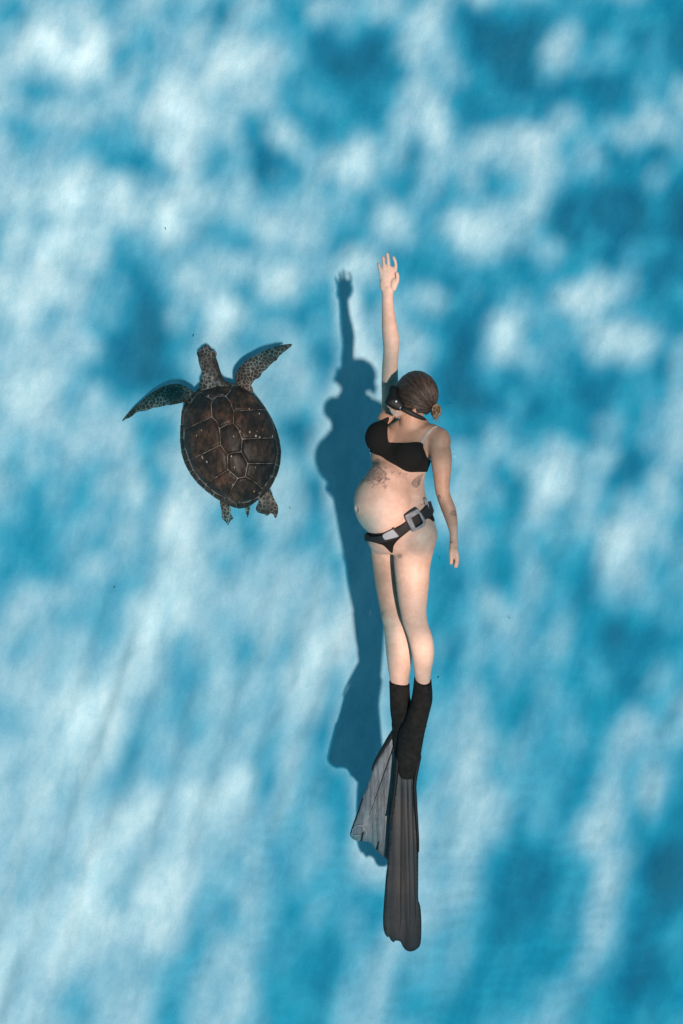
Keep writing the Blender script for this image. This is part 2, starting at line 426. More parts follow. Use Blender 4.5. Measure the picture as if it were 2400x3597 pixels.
cr = ramp(m_water_filter, mr.outputs[0], [(0.06, (0.0, 0.08, 0.13)), (0.22, (0.0, 0.15, 0.25)), (0.36, (0.0, 0.315, 0.44)), (0.47, (0.17, 0.47, 0.595)), (0.58, (0.60, 0.67, 0.73)), (0.76, (1.08, 0.96, 0.93)), (1.0, (1.8, 1.45, 1.36))])  # light and shade of the dapples, coloured into the sheet by height
tr = nd(m_water_filter, 'ShaderNodeBsdfTransparent'); lk(m_water_filter, cr.outputs[0], tr.inputs[0])
gl = nd(m_water_filter, 'ShaderNodeBsdfGlossy'); gl.inputs['Roughness'].default_value = 0.08
mx = nd(m_water_filter, 'ShaderNodeMixShader'); mx.inputs[0].default_value = 0.02
out = nd(m_water_filter, 'ShaderNodeOutputMaterial')
lk(m_water_filter, tr.outputs[0], mx.inputs[1]); lk(m_water_filter, gl.outputs[0], mx.inputs[2]); lk(m_water_filter, mx.outputs[0], out.inputs[0])
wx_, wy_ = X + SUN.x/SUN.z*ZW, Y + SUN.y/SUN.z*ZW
ws = fast_obj('water_surface', wx_, wy_, ZW + A*hw, q, m_water_filter); tag(ws, kind='structure')  # out of view, shaped to filter the sun into dapples

# ================================================================== SEA TURTLE
def T(x, y): return (400+x/2.306, 1160+y/2.306)       # measured on an enlarged view of the animal
OUT = [(700,462),(760,425),(830,405),(900,412),(960,430),(1030,452),(1090,480),(1180,560),(1250,660),(1310,780),(1345,900),(1355,1000),(1340,1120),(1300,1220),(1255,1292),
       (1180,1365),(1090,1428),(1000,1442),(900,1402),(800,1342),(680,1240),(600,1130),(555,1020),(538,900),(540,780),(555,640),(600,570),(645,510)]
shell_px = smooth_poly([T(*p) for p in OUT], 6)
ctr = np.array(T(950, 925)); ZT = 0.13; ZR = 0.215+ZT; DOME = 0.155
ang_o = np.arctan2(shell_px[:, 1]-ctr[1], shell_px[:, 0]-ctr[0]); rad_o = np.hypot(*(shell_px-ctr).T)
oo = np.argsort(ang_o); ang_o = ang_o[oo]; rad_o = rad_o[oo]
def shell_r(px, py):
    a = math.atan2(py-ctr[1], px-ctr[0]); return math.hypot(px-ctr[0], py-ctr[1])/np.interp(a, ang_o, rad_o, period=2*math.pi)
spine_a = np.array(T(830, 410)); spine_b = np.array(T(1060, 1420))
def spine_d(px, py):
    ab = spine_b-spine_a; t = np.clip(((px-spine_a[0])*ab[0]+(py-spine_a[1])*ab[1])/(ab@ab), 0, 1)
    return math.hypot(px-spine_a[0]-t*ab[0], py-spine_a[1]-t*ab[1])
def dome(px, py):
    r = min(shell_r(px, py), 1.0)
    return ZR + DOME*(1-r**2.3)**0.85 + 0.006*math.exp(-(spine_d(px, py)/18)**2)

m_seam = mat('shell_seam', (0.2, 0.19, 0.175), 0.75, 0.2)
ns = noise(m_seam, ocoord(m_seam), 26, 4, 0.65)
base(m_seam, ramp(m_seam, ns.outputs[0], [(0.42, (0.04, 0.034, 0.030)), (0.70, (0.25, 0.225, 0.205))]).outputs[0])
m_scute = mat('scute_horn', (0.05, 0.03, 0.02), 0.55, 0.25)
oc = ocoord(m_scute); oi = nd(m_scute, 'ShaderNodeObjectInfo')
off = nd(m_scute, 'ShaderNodeVectorMath', operation='SCALE'); off.inputs[3].default_value = 0.0
a1 = noise(m_scute, oc, 13, 5, 0.65, 0.6)
c1 = ramp(m_scute, a1.outputs[0], [(0.38, (0.012, 0.009, 0.007)), (0.53, (0.026, 0.017, 0.012)), (0.70, (0.066, 0.033, 0.019))])
a2 = noise(m_scute, mapping(m_scute, oc, (60, 24, 30), (0, 0, R(14))), 1.0, 4, 0.7)
c2 = ramp(m_scute, a2.outputs[0], [(0.40, (0.55, 0.55, 0.55)), (0.62, (1.35, 1.3, 1.25))])
cc = mixc(m_scute, 1.0, c1.outputs[0], c2.outputs[0], 'MULTIPLY')
vo = nd(m_scute, 'ShaderNodeTexVoronoi'); vo.inputs['Scale'].default_value = 30; vo.inputs['Randomness'].default_value = 1
lk(m_scute, mapping(m_scute, oc, (1.5, 0.8, 1), (0, 0, R(14))), vo.inputs['Vector'])
sp = ramp(m_scute, vo.outputs['Distance'], [(0.08, (1, 1, 1)), (0.17, (0, 0, 0))])
pick = nd(m_scute, 'ShaderNodeSeparateColor'); lk(m_scute, vo.outputs['Color'], pick.inputs[0])
th = nd(m_scute, 'ShaderNodeMath', operation='GREATER_THAN'); th.inputs[1].default_value = 0.5; lk(m_scute, pick.outputs[0], th.inputs[0])
mu = nd(m_scute, 'ShaderNodeMath', operation='MULTIPLY'); lk(m_scute, sp.outputs[0], mu.inputs[0]); lk(m_scute, th.outputs[0], mu.inputs[1])
spc = mixc(m_scute, pick.outputs[1], (0.42, 0.20, 0.07), (0.36, 0.33, 0.29))
base(m_scute, mixc(m_scute, mu.outputs[0], cc, spc))
bump(m_scute, a2.outputs[0], 0.25, 0.006)

m_tskin = mat('turtle_skin', (0.06, 0.05, 0.04), 0.6, 0.25)
oc = mapping(m_tskin, ocoord(m_tskin), (1, 1, 0.35))
v1 = nd(m_tskin, 'ShaderNodeTexVoronoi', feature='DISTANCE_TO_EDGE'); v1.inputs['Scale'].default_value = 58; lk(m_tskin, oc, v1.inputs['Vector'])
e1 = ramp(m_tskin, v1.outputs['Distance'], [(0.02, (1, 1, 1)), (0.11, (0, 0, 0))])
v2 = nd(m_tskin, 'ShaderNodeTexVoronoi'); v2.inputs['Scale'].default_value = 58; lk(m_tskin, oc, v2.inputs['Vector'])
ns = noise(m_tskin, oc, 9, 4)
dk = ramp(m_tskin, ns.outputs[0], [(0.35, (0.018, 0.012, 0.008)), (0.7, (0.050, 0.034, 0.022))])
lt = ramp(m_tskin, ns.outputs[0], [(0.40, (0.050, 0.038, 0.029)), (0.68, (0.28, 0.235, 0.20))])
base(m_tskin, mixc(m_tskin, e1.outputs[0], dk.outputs[0], lt.outputs[0]))
bump(m_tskin, v1.outputs['Distance'], 0.4, 0.006)

troot = empty('sea_turtle', Wp(ctr[0], ctr[1], 0.14), 'brown sea turtle gliding over the sand with its front flippers spread', 'turtle')
# --- continuous body: head, neck, flippers, tail, underside
tb = MB()
def blade(pts, zf, thick, step=5):
    """flipper: outline in pixels, tapering to thin edges"""
    poly = smooth_poly([T(*p) for p in pts], 5); p, t = tri2d(poly, step); d = np.maximum(pdist(p, poly), 0)
    hw = thick*np.clip(d/14, 0.28, 1)**0.6
    top = [Wp(x, y, zf(x, y)+ZT+h) for (x, y), h in zip(p, hw)]; bot = [Wp(x, y, zf(x, y)+ZT-h) for (x, y), h in zip(p, hw)]
    n = len(top); f = []; es = set()
    for a in t:
        q = [top[i] for i in a]
        if (q[1]-q[0]).cross(q[2]-q[0]).z < 0: a = a[::-1]
        f.append(a); f.append(tuple(i+n for i in a[::-1]))
        for k in range(3): es.add((a[k], a[(k+1) % 3]))
    f += [(b, a, a+n, b+n) for (a, b) in es if (b, a) not in es]
    tb.add(top+bot, f)
def slope(p0, z0, p1, z1, sag=0.0):
    a = np.array(T(*p0)); b = np.array(T(*p1)); ab = b-a
    def f(x, y):
        t = ((x-a[0])*ab[0]+(y-a[1])*ab[1])/(ab@ab); return z0+(z1-z0)*t+sag*math.sin(math.pi*min(max(t, 0), 1))
    return f
blade([(1000,470),(985,380),(1008,312),(1080,240),(1170,190),(1260,146),(1370,117),(1447,111),(1440,128),(1400,160),(1335,215),(1322,245),(1300,252),(1250,302),(1236,318),(1200,345),(1190,372),(1165,393),(1140,402),(1128,424),(1112,440),(1130,500),(1060,520)],
      slope((1050,470), 0.20, (1447,111), 0.25, 0.035), 0.015)
blade([(640,560),(645,500),(600,465),(540,437),(470,435),(400,455),(300,510),(200,590),(110,675),(62,740),(95,722),(140,703),(190,664),(272,650),(330,625),(345,628),(440,605),(455,608),(545,590),(570,585),(600,620)],
      slope((620,540), 0.20, (62,740), 0.10, 0.03), 0.015)
blade([(880,1330),(858,1395),(870,1450),(878,1528),(900,1545),(925,1582),(945,1545),(970,1527),(965,1510),(945,1482),(953,1445),(935,1420),(960,1380)],
      slope((900,1350), 0.19, (925,1580), 0.15), 0.009)
blade([(1200,1290),(1262,1295),(1300,1365),(1328,1420),(1333,1475),(1310,1526),(1290,1490),(1270,1483),(1246,1506),(1215,1490),(1165,1476),(1150,1440),(1172,1380),(1150,1330)],
      slope((1200,1310), 0.19, (1310,1525), 0.15), 0.011)
def tl(st, tk=0.8):
    tb.add(*limb([(T(l, 0)[0], T(r, 0)[0], T(0, y)[1], z+ZT, k) for l, r, y, z, k in st]))
tl([(742,762,122,0.250,.8),(712,785,138,0.252,.8),(690,805,170,0.256,.8),(683,826,215,0.258,.78),(688,845,262,0.256,.75),(702,858,310,0.250,.72),(714,872,350,0.244,.7),(708,888,390,0.238,.7),(690,930,430,0.232,.55),(700,980,480,0.225,.45)])
tl([(1060,1108,1425,0.20,.5),(1063,1102,1455,0.19,.5),(1070,1098,1490,0.185,.5),(1080,1092,1516,0.18,.5)])
for e, ez in ((692, 0.262), (815, 0.262)):
    tb.add(*ellipsoid(Wp(*T(e, 190), ez+ZT), (0.012, 0.014, 0.012)))
# underside dish below the shell
un = []
for k, (s, dz) in enumerate(((0.955, 0.0), (0.93, -0.03), (0.8, -0.06), (0.5, -0.075))):
    pl = ctr + (shell_px[::3]-ctr)*s; un.append([Wp(x, y, ZR+0.004+dz) for x, y in pl])
tb.add(*ring_loft([[Wp(ctr[0]+(x-ctr[0])*0.92, ctr[1]+(y-ctr[1])*0.92, ZR+0.02) for x, y in shell_px[::3]]]+un))
co, fs = remesh('turtle', tb, 0.0045, 3)
obj('body', co, fs, m_tskin, troot)
# --- carapace: pale base with raised horny scutes
cv, cf = slab(shell_px, 14, lambda x, y: dome(x, y)-0.004, 0.022)
cara = obj('carapace', cv, cf, m_seam, troot)
J = dict(a=(740,535),b=(790,553),c=(835,534),d=(905,535),e=(942,495),f=(965,440),g=(970,655),h=(970,755),i=(855,800),j=(795,702),k=(1040,882),l=(1032,985),m=(920,1010),
         n=(865,930),o=(1085,1080),p=(1065,1186),q=(1005,1200),r=(925,1130),s=(930,1365),t=(1205,1282))
VERT = [[(702,498),(735,452),(850,410),J['f'],J['e'],J['d'],J['c'],J['b'],J['a']],
        [J['c'],J['d'],(945,580),J['g'],J['h'],(910,766),J['i'],(835,740),J['j'],(788,600)],
        [J['i'],(910,766),J['h'],(1010,800),J['k'],J['l'],(962,994),J['m'],J['n'],(861,850)],
        [J['m'],(962,994),J['l'],(1060,1030),J['o'],J['p'],J['q'],J['r']],
        [J['q'],J['p'],(1130,1220),J['t'],(1172,1350),(1080,1390),(990,1402),J['s'],(955,1280)]]
COST = [[J['d'],J['e'],J['f'],(1030,462),(1092,492),(1170,550),(1240,640),J['g'],(945,580)],
        [J['g'],(1240,640),(1292,762),(1312,870),J['k'],(1010,800),J['h']],
        [J['k'],(1312,870),(1326,1000),(1310,1080),J['o'],(1060,1030),J['l']],
        [J['o'],(1310,1080),(1282,1182),J['t'],(1130,1220),J['p']],
        [J['a'],J['b'],(788,600),J['j'],(576,802),(562,760),(582,660),(640,562),(702,498)],
        [J['j'],(835,740),J['i'],(861,850),J['n'],(612,1055),(578,950),(568,870),(576,802)],
        [J['n'],J['m'],J['r'],(742,1250),(655,1150),(612,1055)],
        [J['r'],J['q'],(955,1280),J['s'],(830,1322),(742,1250)]]
inner = [(735,452),(850,410),J['f'],(1030,462),(1092,492),(1170,550),(1240,640),(1292,762),(1312,870),(1326,1000),(1310,1080),(1282,1182),J['t'],(1172,1350),(1080,1390),(990,1402),J['s'],
         (830,1322),(742,1250),(655,1150),(612,1055),(578,950),(568,870),(562,760),(582,660),(640,562),(702,498)]
def inset(poly, d):
    """shrink a polygon by d pixels"""
    p = densify(poly, 3.0); n = len(p); area = 0.5*np.sum(p[:, 0]*np.roll(p[:, 1], -1)-np.roll(p[:, 0], -1)*p[:, 1])
    tg = np.roll(p, -2, 0)-np.roll(p, 2, 0); tg /= np.linalg.norm(tg, axis=1)[:, None]+1e-9
    nr = np.stack([-tg[:, 1], tg[:, 0]], 1)*(1 if area > 0 else -1)
    o = p+nr*d; dd = pdist(o, poly); o = o[dd > d*0.8]
    for _ in range(2): o = (np.roll(o, 1, 0)+2*o+np.roll(o, -1, 0))/4
    return o
for poly in VERT+COST:
    pp = inset([T(*p) for p in poly], 1.2)
    v, f = slab(pp, 9, lambda x, y: dome(x, y)-0.003, 0.006, 6.0, 0.007)
    obj('scute', v, f, m_scute, cara)
# marginal scutes: between the inner seam and the shell's edge
inn = smooth_poly([T(*p) for p in inner], 4)
ai = np.arctan2(inn[:, 1]-ctr[1], inn[:, 0]-ctr[0]); ri = np.hypot(*(inn-ctr).T); oi_ = np.argsort(ai); ai = ai[oi_]; ri = ri[oi_]
cuts = [R(a) for a in (-118,-101,-84,-68,-54,-41,-28,-15,-2,11,24,37,50,62,74,85,97,109,121,133,146,160,174,188,202,216,229)]
for a0, a1 in zip(cuts, cuts[1:]+[cuts[0]+2*math.pi]):
    aa = np.linspace(a0, a1, 7)
    def pol(a, s, rr, aa_): 
        r = np.interp(((a+math.pi) % (2*math.pi))-math.pi, aa_, rr, period=2*math.pi)*s
        return (ctr[0]+math.cos(a)*r, ctr[1]+math.sin(a)*r)
    poly = [pol(a, 1.0, ri, ai) for a in aa]+[pol(a, 1.006+0.006*(k in (0, 1)), rad_o, ang_o) for k, a in enumerate(aa[::-1])]
    pp = inset(poly, 1.0)
    if len(pp) < 8: continue
    v, f = slab(pp, 6, lambda x, y: dome(x, y)-0.004, 0.010, 5.0, 0.006)
    obj('scute', v, f, m_scute, cara)

# ================================================================== SWIMMER
m_skin = mat('skin', (0.52, 0.36, 0.28), 0.55, 0.22, 0.12)
oc = ocoord(m_skin); a1 = noise(m_skin, oc, 7, 4, 0.6); a2 = noise(m_skin, oc, 60, 3, 0.6)
pale = ramp(m_skin, a1.outputs[0], [(0.35, (0.43, 0.27, 0.20)), (0.65, (0.55, 0.38, 0.30))])
tan_shade_c = ramp(m_skin, a1.outputs[0], [(0.35, (0.245, 0.122, 0.075)), (0.65, (0.36, 0.195, 0.125))])
tn = nd(m_skin, 'ShaderNodeAttribute'); tn.attribute_name = 'tan'
c1 = nd(m_skin, 'ShaderNodeMix', data_type='RGBA'); lk(m_skin, tn.outputs['Fac'], c1.inputs[0]); lk(m_skin, pale.outputs[0], c1.inputs[6]); lk(m_skin, tan_shade_c.outputs[0], c1.inputs[7])
c2 = ramp(m_skin, a2.outputs[0], [(0.3, (0.93, 0.92, 0.91)), (0.7, (1.04, 1.04, 1.04))])
base(m_skin, mixc(m_skin, 1.0, c1.outputs[2], c2.outputs[0], 'MULTIPLY'))
bump(m_skin, a2.outputs[0], 0.08, 0.002)
m_black = mat('black_fabric', (0.010, 0.009, 0.008), 0.9, 0.1)
fb = noise(m_black, ocoord(m_black), 300, 2); bump(m_black, fb.outputs[0], 0.2, 0.001)
m_neo = mat('black_neoprene', (0.022, 0.019, 0.016), 0.85, 0.15)
fb = noise(m_neo, ocoord(m_neo), 40, 4); bump(m_neo, fb.outputs[0], 0.3, 0.004)
base(m_neo, ramp(m_neo, fb.outputs[0], [(0.35, (0.007, 0.006, 0.005)), (0.7, (0.015, 0.013, 0.011))]).outputs[0])
m_rub = mat('black_rubber', (0.008, 0.0075, 0.007), 0.65, 0.25)
m_ink = bpy.data.materials.new('tattoo_ink'); m_ink.use_nodes = True
pb = m_ink.node_tree.nodes['Principled BSDF']; pb.inputs['Base Color'].default_value = (0.10, 0.085, 0.078, 1); pb.inputs['Roughness'].default_value = 0.6
ik = noise(m_ink, ocoord(m_ink), 85, 4, 0.7); ir = ramp(m_ink, ik.outputs[0], [(0.38, (0.12, 0.12, 0.12)), (0.62, (0.50, 0.50, 0.50))])
lk(m_ink, ir.outputs[0], pb.inputs['Alpha'])
m_ink2 = mat('tattoo_line', (0.25, 0.175, 0.14), 0.6, 0.2)
m_hair = mat('brown_hair', (0.06, 0.04, 0.028), 0.55, 0.35)
hn = noise(m_hair, mapping(m_hair, mapping(m_hair, ocoord(m_hair), (1, 1, 1), (0, 0, R(38))), (22, 210, 70)), 1.0, 4, 0.6)
base(m_hair, ramp(m_hair, hn.outputs[0], [(0.35, (0.010, 0.007, 0.005)), (0.58, (0.026, 0.017, 0.012)), (0.80, (0.11, 0.07, 0.042))]).outputs[0])
bump(m_hair, hn.outputs[0], 0.5, 0.004)
m_hairtip = mat('blonde_hair', (0.26, 0.18, 0.105), 0.55, 0.35)
hn = noise(m_hairtip, mapping(m_hairtip, ocoord(m_hairtip), (90, 130, 90), (0, 0, R(30))), 1.0, 4, 0.6)
base(m_hairtip, ramp(m_hairtip, hn.outputs[0], [(0.38, (0.035, 0.023, 0.014)), (0.68, (0.26, 0.175, 0.10))]).outputs[0])

proot = empty('person', Wp(1400, 1800, 0.80), 'swimmer in a black bikini floating face up with one arm stretched out', 'person')
pb_ = MB()
def fr(roll):
    c, s = math.cos(R(roll)), math.sin(R(roll))
    return Vector((c, 0, s)), Vector((0, 1, 0)), Vector((-s, 0, c))     # lateral (her left), along the body, front
# torso: (px, py, z, half width, half depth, roll)
TOR = [(1452,1470,.975,.050,.048,25),(1440,1492,.955,.082,.058,27),(1434,1512,.945,.115,.070,30),(1424,1540,.942,.132,.086,34),(1414,1575,.940,.130,.092,36),(1406,1620,.935,.120,.092,38),
       (1400,1665,.930,.108,.090,40),(1397,1705,.925,.106,.092,40),(1400,1750,.920,.112,.096,38),(1406,1800,.920,.124,.100,35),(1411,1845,.920,.137,.104,32),(1413,1885,.920,.142,.104,30),(1408,1920,.915,.128,.095,28),(1402,1945,.905,.085,.075,25)]
rings = []
for px, py, z, a, b, ro in spline(TOR, 4):
    l, _, f = fr(ro); c = Wp(px, py, z)
    rings.append([c + l*(a*math.copysign(abs(math.cos(u))**0.9, math.cos(u))) + f*(b*math.copysign(abs(math.sin(u))**0.9, math.sin(u))) for u in [2*math.pi*i/36 for i in range(36)]])
pb_.add(*ring_loft(rings))
l, y_, f = fr(52)
pb_.add(*ellipsoid(Wp(1349,1766,.972), (.114, .134, .121), (l, y_, f)))        # belly
pb_.add(*ellipsoid(Wp(1365,1715,.965), (.100, .115, .098), (l, y_, f)))
l, y_, f = fr(36)
pb_.add(*ellipsoid(Wp(1334,1537,.985), (.054, .058, .050), (l, y_, f)))        # bust
pb_.add(*ellipsoid(Wp(1432,1597,1.022), (.066, .058, .044), (l, y_, f)))
pb_.add(*ellipsoid(Wp(1470,1885,.975), (.070, .090, .075), fr(30)))            # hip
pb_.add(*ellipsoid(Wp(1542,1552,1.020), (.046, .056, .050)))                   # shoulders
pb_.add(*ellipsoid(Wp(1505,1520,1.000), (.058, .036, .045), fr(35)))
pb_.add(*ellipsoid(Wp(1362,1492,.880), (.045, .065, .050)))
pb_.add(*tube([Wp(1446,1500,.985), Wp(1446,1468,1.0), Wp(1446,1430,1.005)], [.050, .046, .048], 18))   # neck
pb_.add(*tube([Wp(1398,1506,.985), Wp(1440,1512,1.012), Wp(1490,1510,1.035)], [.009, .010, .010], 10))  # collarbones
# raised arm
pb_.add(*limb([(1333,1402,1500,.870,.9),(1337,1402,1460,.868,.92),(1341,1402,1410,.868,.95),(1340,1400,1345,.868,.95),(1342,1399,1285,.872,.95),(1346,1402,1235,.880,.92),(1344,1404,1195,.885,.9),(1341,1399,1159,.890,.9),
               (1341,1390,1112,.900,.85),(1341,1384,1070,.910,.78),(1342,1382,1038,.918,.72),(1340,1384,1018,.922,.6)], m=3))
# raised hand, palm up
pb_.add(*limb([(1342,1383,1030,.920,.50),(1337,1388,1008,.922,.42),(1333,1391,985,.924,.38),(1333,1392,966,.925,.36),(1338,1393,953,.925,.34)], n=24, m=3))
pb_.add(*ellipsoid(Wp(1384,1000,.932), (.014, .026, .013)))
pb_.add(*ellipsoid(Wp(1343,1000,.930), (.011, .024, .010)))
def finger(pts, r0, r1):
    n = len(pts); pb_.add(*tube([Wp(*p) for p in pts], [r0+(r1-r0)*i/(n-1) for i in range(n)], 10, 3))
finger([(1342,972,.926),(1337,955,.928),(1333,940,.931),(1330,926,.935)], .0070, .0061)
finger([(1353,968,.926),(1350,944,.928),(1348,922,.930),(1346,905,.934)], .0073, .0063)
finger([(1367,966,.926),(1366,940,.929),(1364,912,.933),(1361,893,.938)], .0075, .0065)
finger([(1385,968,.926),(1390,946,.928),(1390,924,.931),(1383,905,.935)], .0074, .0063)
finger([(1384,1012,.932),(1394,992,.938),(1397,976,.941),(1395,961,.943)], .0098, .0074)
# hanging arm
pb_.add(*limb([(1492,1568,1540,1.010,.9),(1502,1583,1572,1.025,.9),(1511,1588,1612,1.035,.9),(1517,1586,1650,1.040,.9),(1523,1582,1690,1.040,.92),(1527,1581,1725,1.038,.92),(1536,1590,1755,1.035,.9),(1547,1602,1785,1.030,.88),
               (1559,1607,1815,1.025,.85),(1569,1609,1842,1.020,.82),(1579,1609,1872,1.014,.8),(1580,1609,1892,1.010,.8),(1580,1610,1915,1.008,1.1),(1584,1609,1938,1.005,1.2)], m=3))
finger([(1588,1912,1.020),(1585,1938,1.026),(1586,1958,1.026),(1585,1977,1.022)], .0096, .0078)
finger([(1600,1930,1.022),(1604,1952,1.024),(1604,1970,1.018),(1600,1989,1.012)], .0088, .0074)
finger([(1602,1930,1.006),(1606,1954,1.006),(1606,1972,1.000),(1602,1990,.994)], .0088, .0074)
finger([(1600,1930,.992),(1604,1952,.990),(1603,1968,.984),(1598,1983,.978)], .0084, .0070)
finger([(1597,1928,.978),(1600,1946,.974),(1598,1960,.968),(1594,1972,.964)], .0078, .0066)
# legs
LEGA = [(1300,1420,1900,.865,.9),(1303,1425,1945,.842,.9),(1308,1424,1987,.828,.92),(1317,1422,2051,.818,.92),(1329,1424,2112,.814,.92),(1338,1429,2160,.814,.92),(1346,1440,2198,.810,.9),(1352,1448,2242,.800,.92),
        (1356,1449,2290,.788,.95),(1362,1444,2340,.774,.95),(1369,1437,2385,.764,.98),(1372,1435,2410,.758,1.0),(1373,1438,2450,.745,1.1),(1375,1450,2500,.725,1.15),(1384,1452,2560,.705,.9),(1392,1446,2620,.685,.7),(1398,1440,2665,.668,.6)]
LEGB = [(1398,1530,1880,.950,.85),(1386,1530,1915,.952,.86),(1382,1519,1955,.955,.88),(1384,1512,1990,.955,.9),(1389,1509,2035,.952,.9),(1397,1503,2098,.945,.9),(1405,1498,2145,.938,.92),(1414,1504,2188,.928,.9),(1430,1519,2232,.908,.9),
        (1442,1526,2275,.888,.95),(1448,1525,2310,.872,.95),(1454,1517,2352,.852,.98),(1458,1513,2385,.838,1.0),(1459,1512,2405,.830,1.0),(1450,1516,2452,.808,1.1),(1430,1503,2512,.780,1.05),(1410,1489,2572,.752,.85),(1404,1476,2640,.720,.55),(1412,1458,2680,.702,.38)]
pb_.add(*limb(LEGA, n=28, m=3)); pb_.add(*limb(LEGB, n=28, m=3))
pb_.add(*ellipsoid(Wp(1390,2165,.844), (.026, .032, .018))); pb_.add(*ellipsoid(Wp(1452,2165,.960), (.032, .040, .018)))  # kneecaps
pb_.add(*ellipsoid(Wp(1366,2170,.842), (.030, .040, .022)))
# head: turned to the side, chin towards the chest
HC = (1460, 1386, 1.030)
pb_.add(*ellipsoid(Wp(*HC), (.076, .080, .072)))
pb_.add(*ellipsoid(Wp(1418,1412,1.024), (.052, .060, .052)))
pb_.add(*ellipsoid(Wp(1412,1438,1.025), (.036, .030, .046)))
pb_.add(*ellipsoid(Wp(1394,1452,1.022), (.018, .018, .024)))                   # chin
pb_.add(*ellipsoid(Wp(1382,1446,1.022), (.010, .007, .018)))                   # lips
pb_.add(*ellipsoid(Wp(1379,1440,1.022), (.010, .006, .017)))
pb_.add(*ellipsoid(Wp(1374,1424,1.022), (.016, .012, .013)))                   # nose
pb_.add(*ellipsoid(Wp(1456,1447,1.082), (.010, .015, .007)))                   # ear
bco, bfs = remesh('person', pb_, 0.0030, 2)
def resmooth(co, fs, w, iters):
    me = bpy.data.meshes.new('tmp'); me.from_pydata(co.tolist(), [], fs); o = bpy.data.objects.new('tmp', me); COL.objects.link(o)
    vg = o.vertex_groups.new(name='w')
    lv = np.round(w*10).astype(int)
    for k in range(1, 11): vg.add(np.nonzero(lv == k)[0].tolist(), k/10, 'REPLACE')
    m = o.modifiers.new('s', 'SMOOTH'); m.factor = 0.5; m.iterations = iters; m.vertex_group = 'w'
    nm = bpy.data.meshes.new_from_object(o.evaluated_get(bpy.context.evaluated_depsgraph_get()))
    c = np.empty(len(nm.vertices)*3); nm.vertices.foreach_get('co', c)
    bpy.data.objects.remove(o); bpy.data.meshes.remove(me); bpy.data.meshes.remove(nm); return c.reshape(-1, 3)
def plan(co): return np.stack([PW/2+co[:, 0]*F/(H-co[:, 2]), PH/2-co[:, 1]*F/(H-co[:, 2])], 1)
pp_ = plan(bco)
wt = np.clip((pp_[:, 1]-1475)/40, 0, 1)*np.clip((2080-pp_[:, 1])/120, 0, 1)*np.clip((1560-pp_[:, 0])/40, 0, 1)
wt *= np.clip((pdist(pp_, [(1360,1900),(1400,1900),(1400,2120),(1370,2120)])*-1-4)/20, 0.15, 1)
bco = resmooth(bco, bfs, wt, 90)
pp_ = plan(bco); wt = np.clip((pp_[:, 1]-1040)/40, 0, 1)*np.clip((1875-pp_[:, 1])/30, 0, 1); wt[(pp_[:, 1] > 1875)] = np.clip((pp_[pp_[:, 1] > 1875, 1]-1990)/20, 0, 1)
wt *= np.clip((np.hypot(pp_[:, 0]-1400, pp_[:, 1]-1435)-60)/30, 0, 1)
bco = resmooth(bco, bfs, wt, 34)
btri = tri_of(bfs); bn = vnormals(bco, btri)
bz = H-bco[:, 2]; bpx = np.stack([PW/2+bco[:, 0]*F/bz, PH/2-bco[:, 1]*F/bz], 1)
# navel: a small hollow in the belly
nv = np.array(Wp(1253,1788,1.02)); 
bvh = BVHTree.FromPolygons([tuple(p) for p in bco], [tuple(t) for t in btri.tolist()])
def hit(px, py):
    a = Wp(px, py, 2.0); d = (a-Vector((0, 0, H))).normalized(); r = bvh.ray_cast(a, d); return r[0], r[1]
hp, hn_ = hit(1254, 1788)
if hp:
    d = np.linalg.norm(bco-np.array(hp), axis=1); bco -= bn*(0.008*np.exp(-(d/0.009)**2))[:, None]
    bco += bn*(0.0025*np.exp(-((d-0.016)/0.007)**2))[:, None]
body = obj('body', bco, bfs, m_skin, proot)
# suntan, with dappled shade on the chest painted in: chest, shoulders, face and the hanging arm are browner than belly, palms and legs
def sm(v, a, b): t = np.clip((v-a)/(b-a), 0, 1); return t*t*(3-2*t)
qx, qy = bpx[:, 0], bpx[:, 1]
tan_shade_ = 0.85*sm(qy, 1400, 1450)*(1-sm(qy, 1580, 1680)) + 0.28*sm(qy, 1580, 1680)*(1-sm(qy, 1700, 1760)) + 0.24*sm(qy, 1860, 1960)*(1-0.7*sm(qy, 2150, 2280)) + 0.18*(1-sm(qy, 1400, 1450))
arm_ = sm(qx, 1500, 1530)*(1-sm(qy, 1900, 1990))*(qy > 1520)*((qx > 1535) | (qy < 1740))
tan_shade_ = np.maximum(tan_shade_, 0.80*arm_*(1-0.5*sm(qy, 1800, 1900))); tan_shade_ *= sm(qy, 1010, 1090)
tan_shade_ += 0.18*(qy > 1900)*(bco[:, 2] < 0.895)*(qx < 1430)*(1-sm(qy, 2150, 2250))  # farther thigh browner: shade of the nearer leg put into the tone
at = body.data.attributes.new('tan', 'FLOAT', 'POINT'); at.data.foreach_set('value', np.clip(tan_shade_, 0, 1).astype(np.float32))

def inpoly(poly): 
    P_ = np.array(poly, float)
    return lambda co: pdist(bpx, P_)
def Z1(u, v): return (1150+u/2.851, 1240+v/2.851)
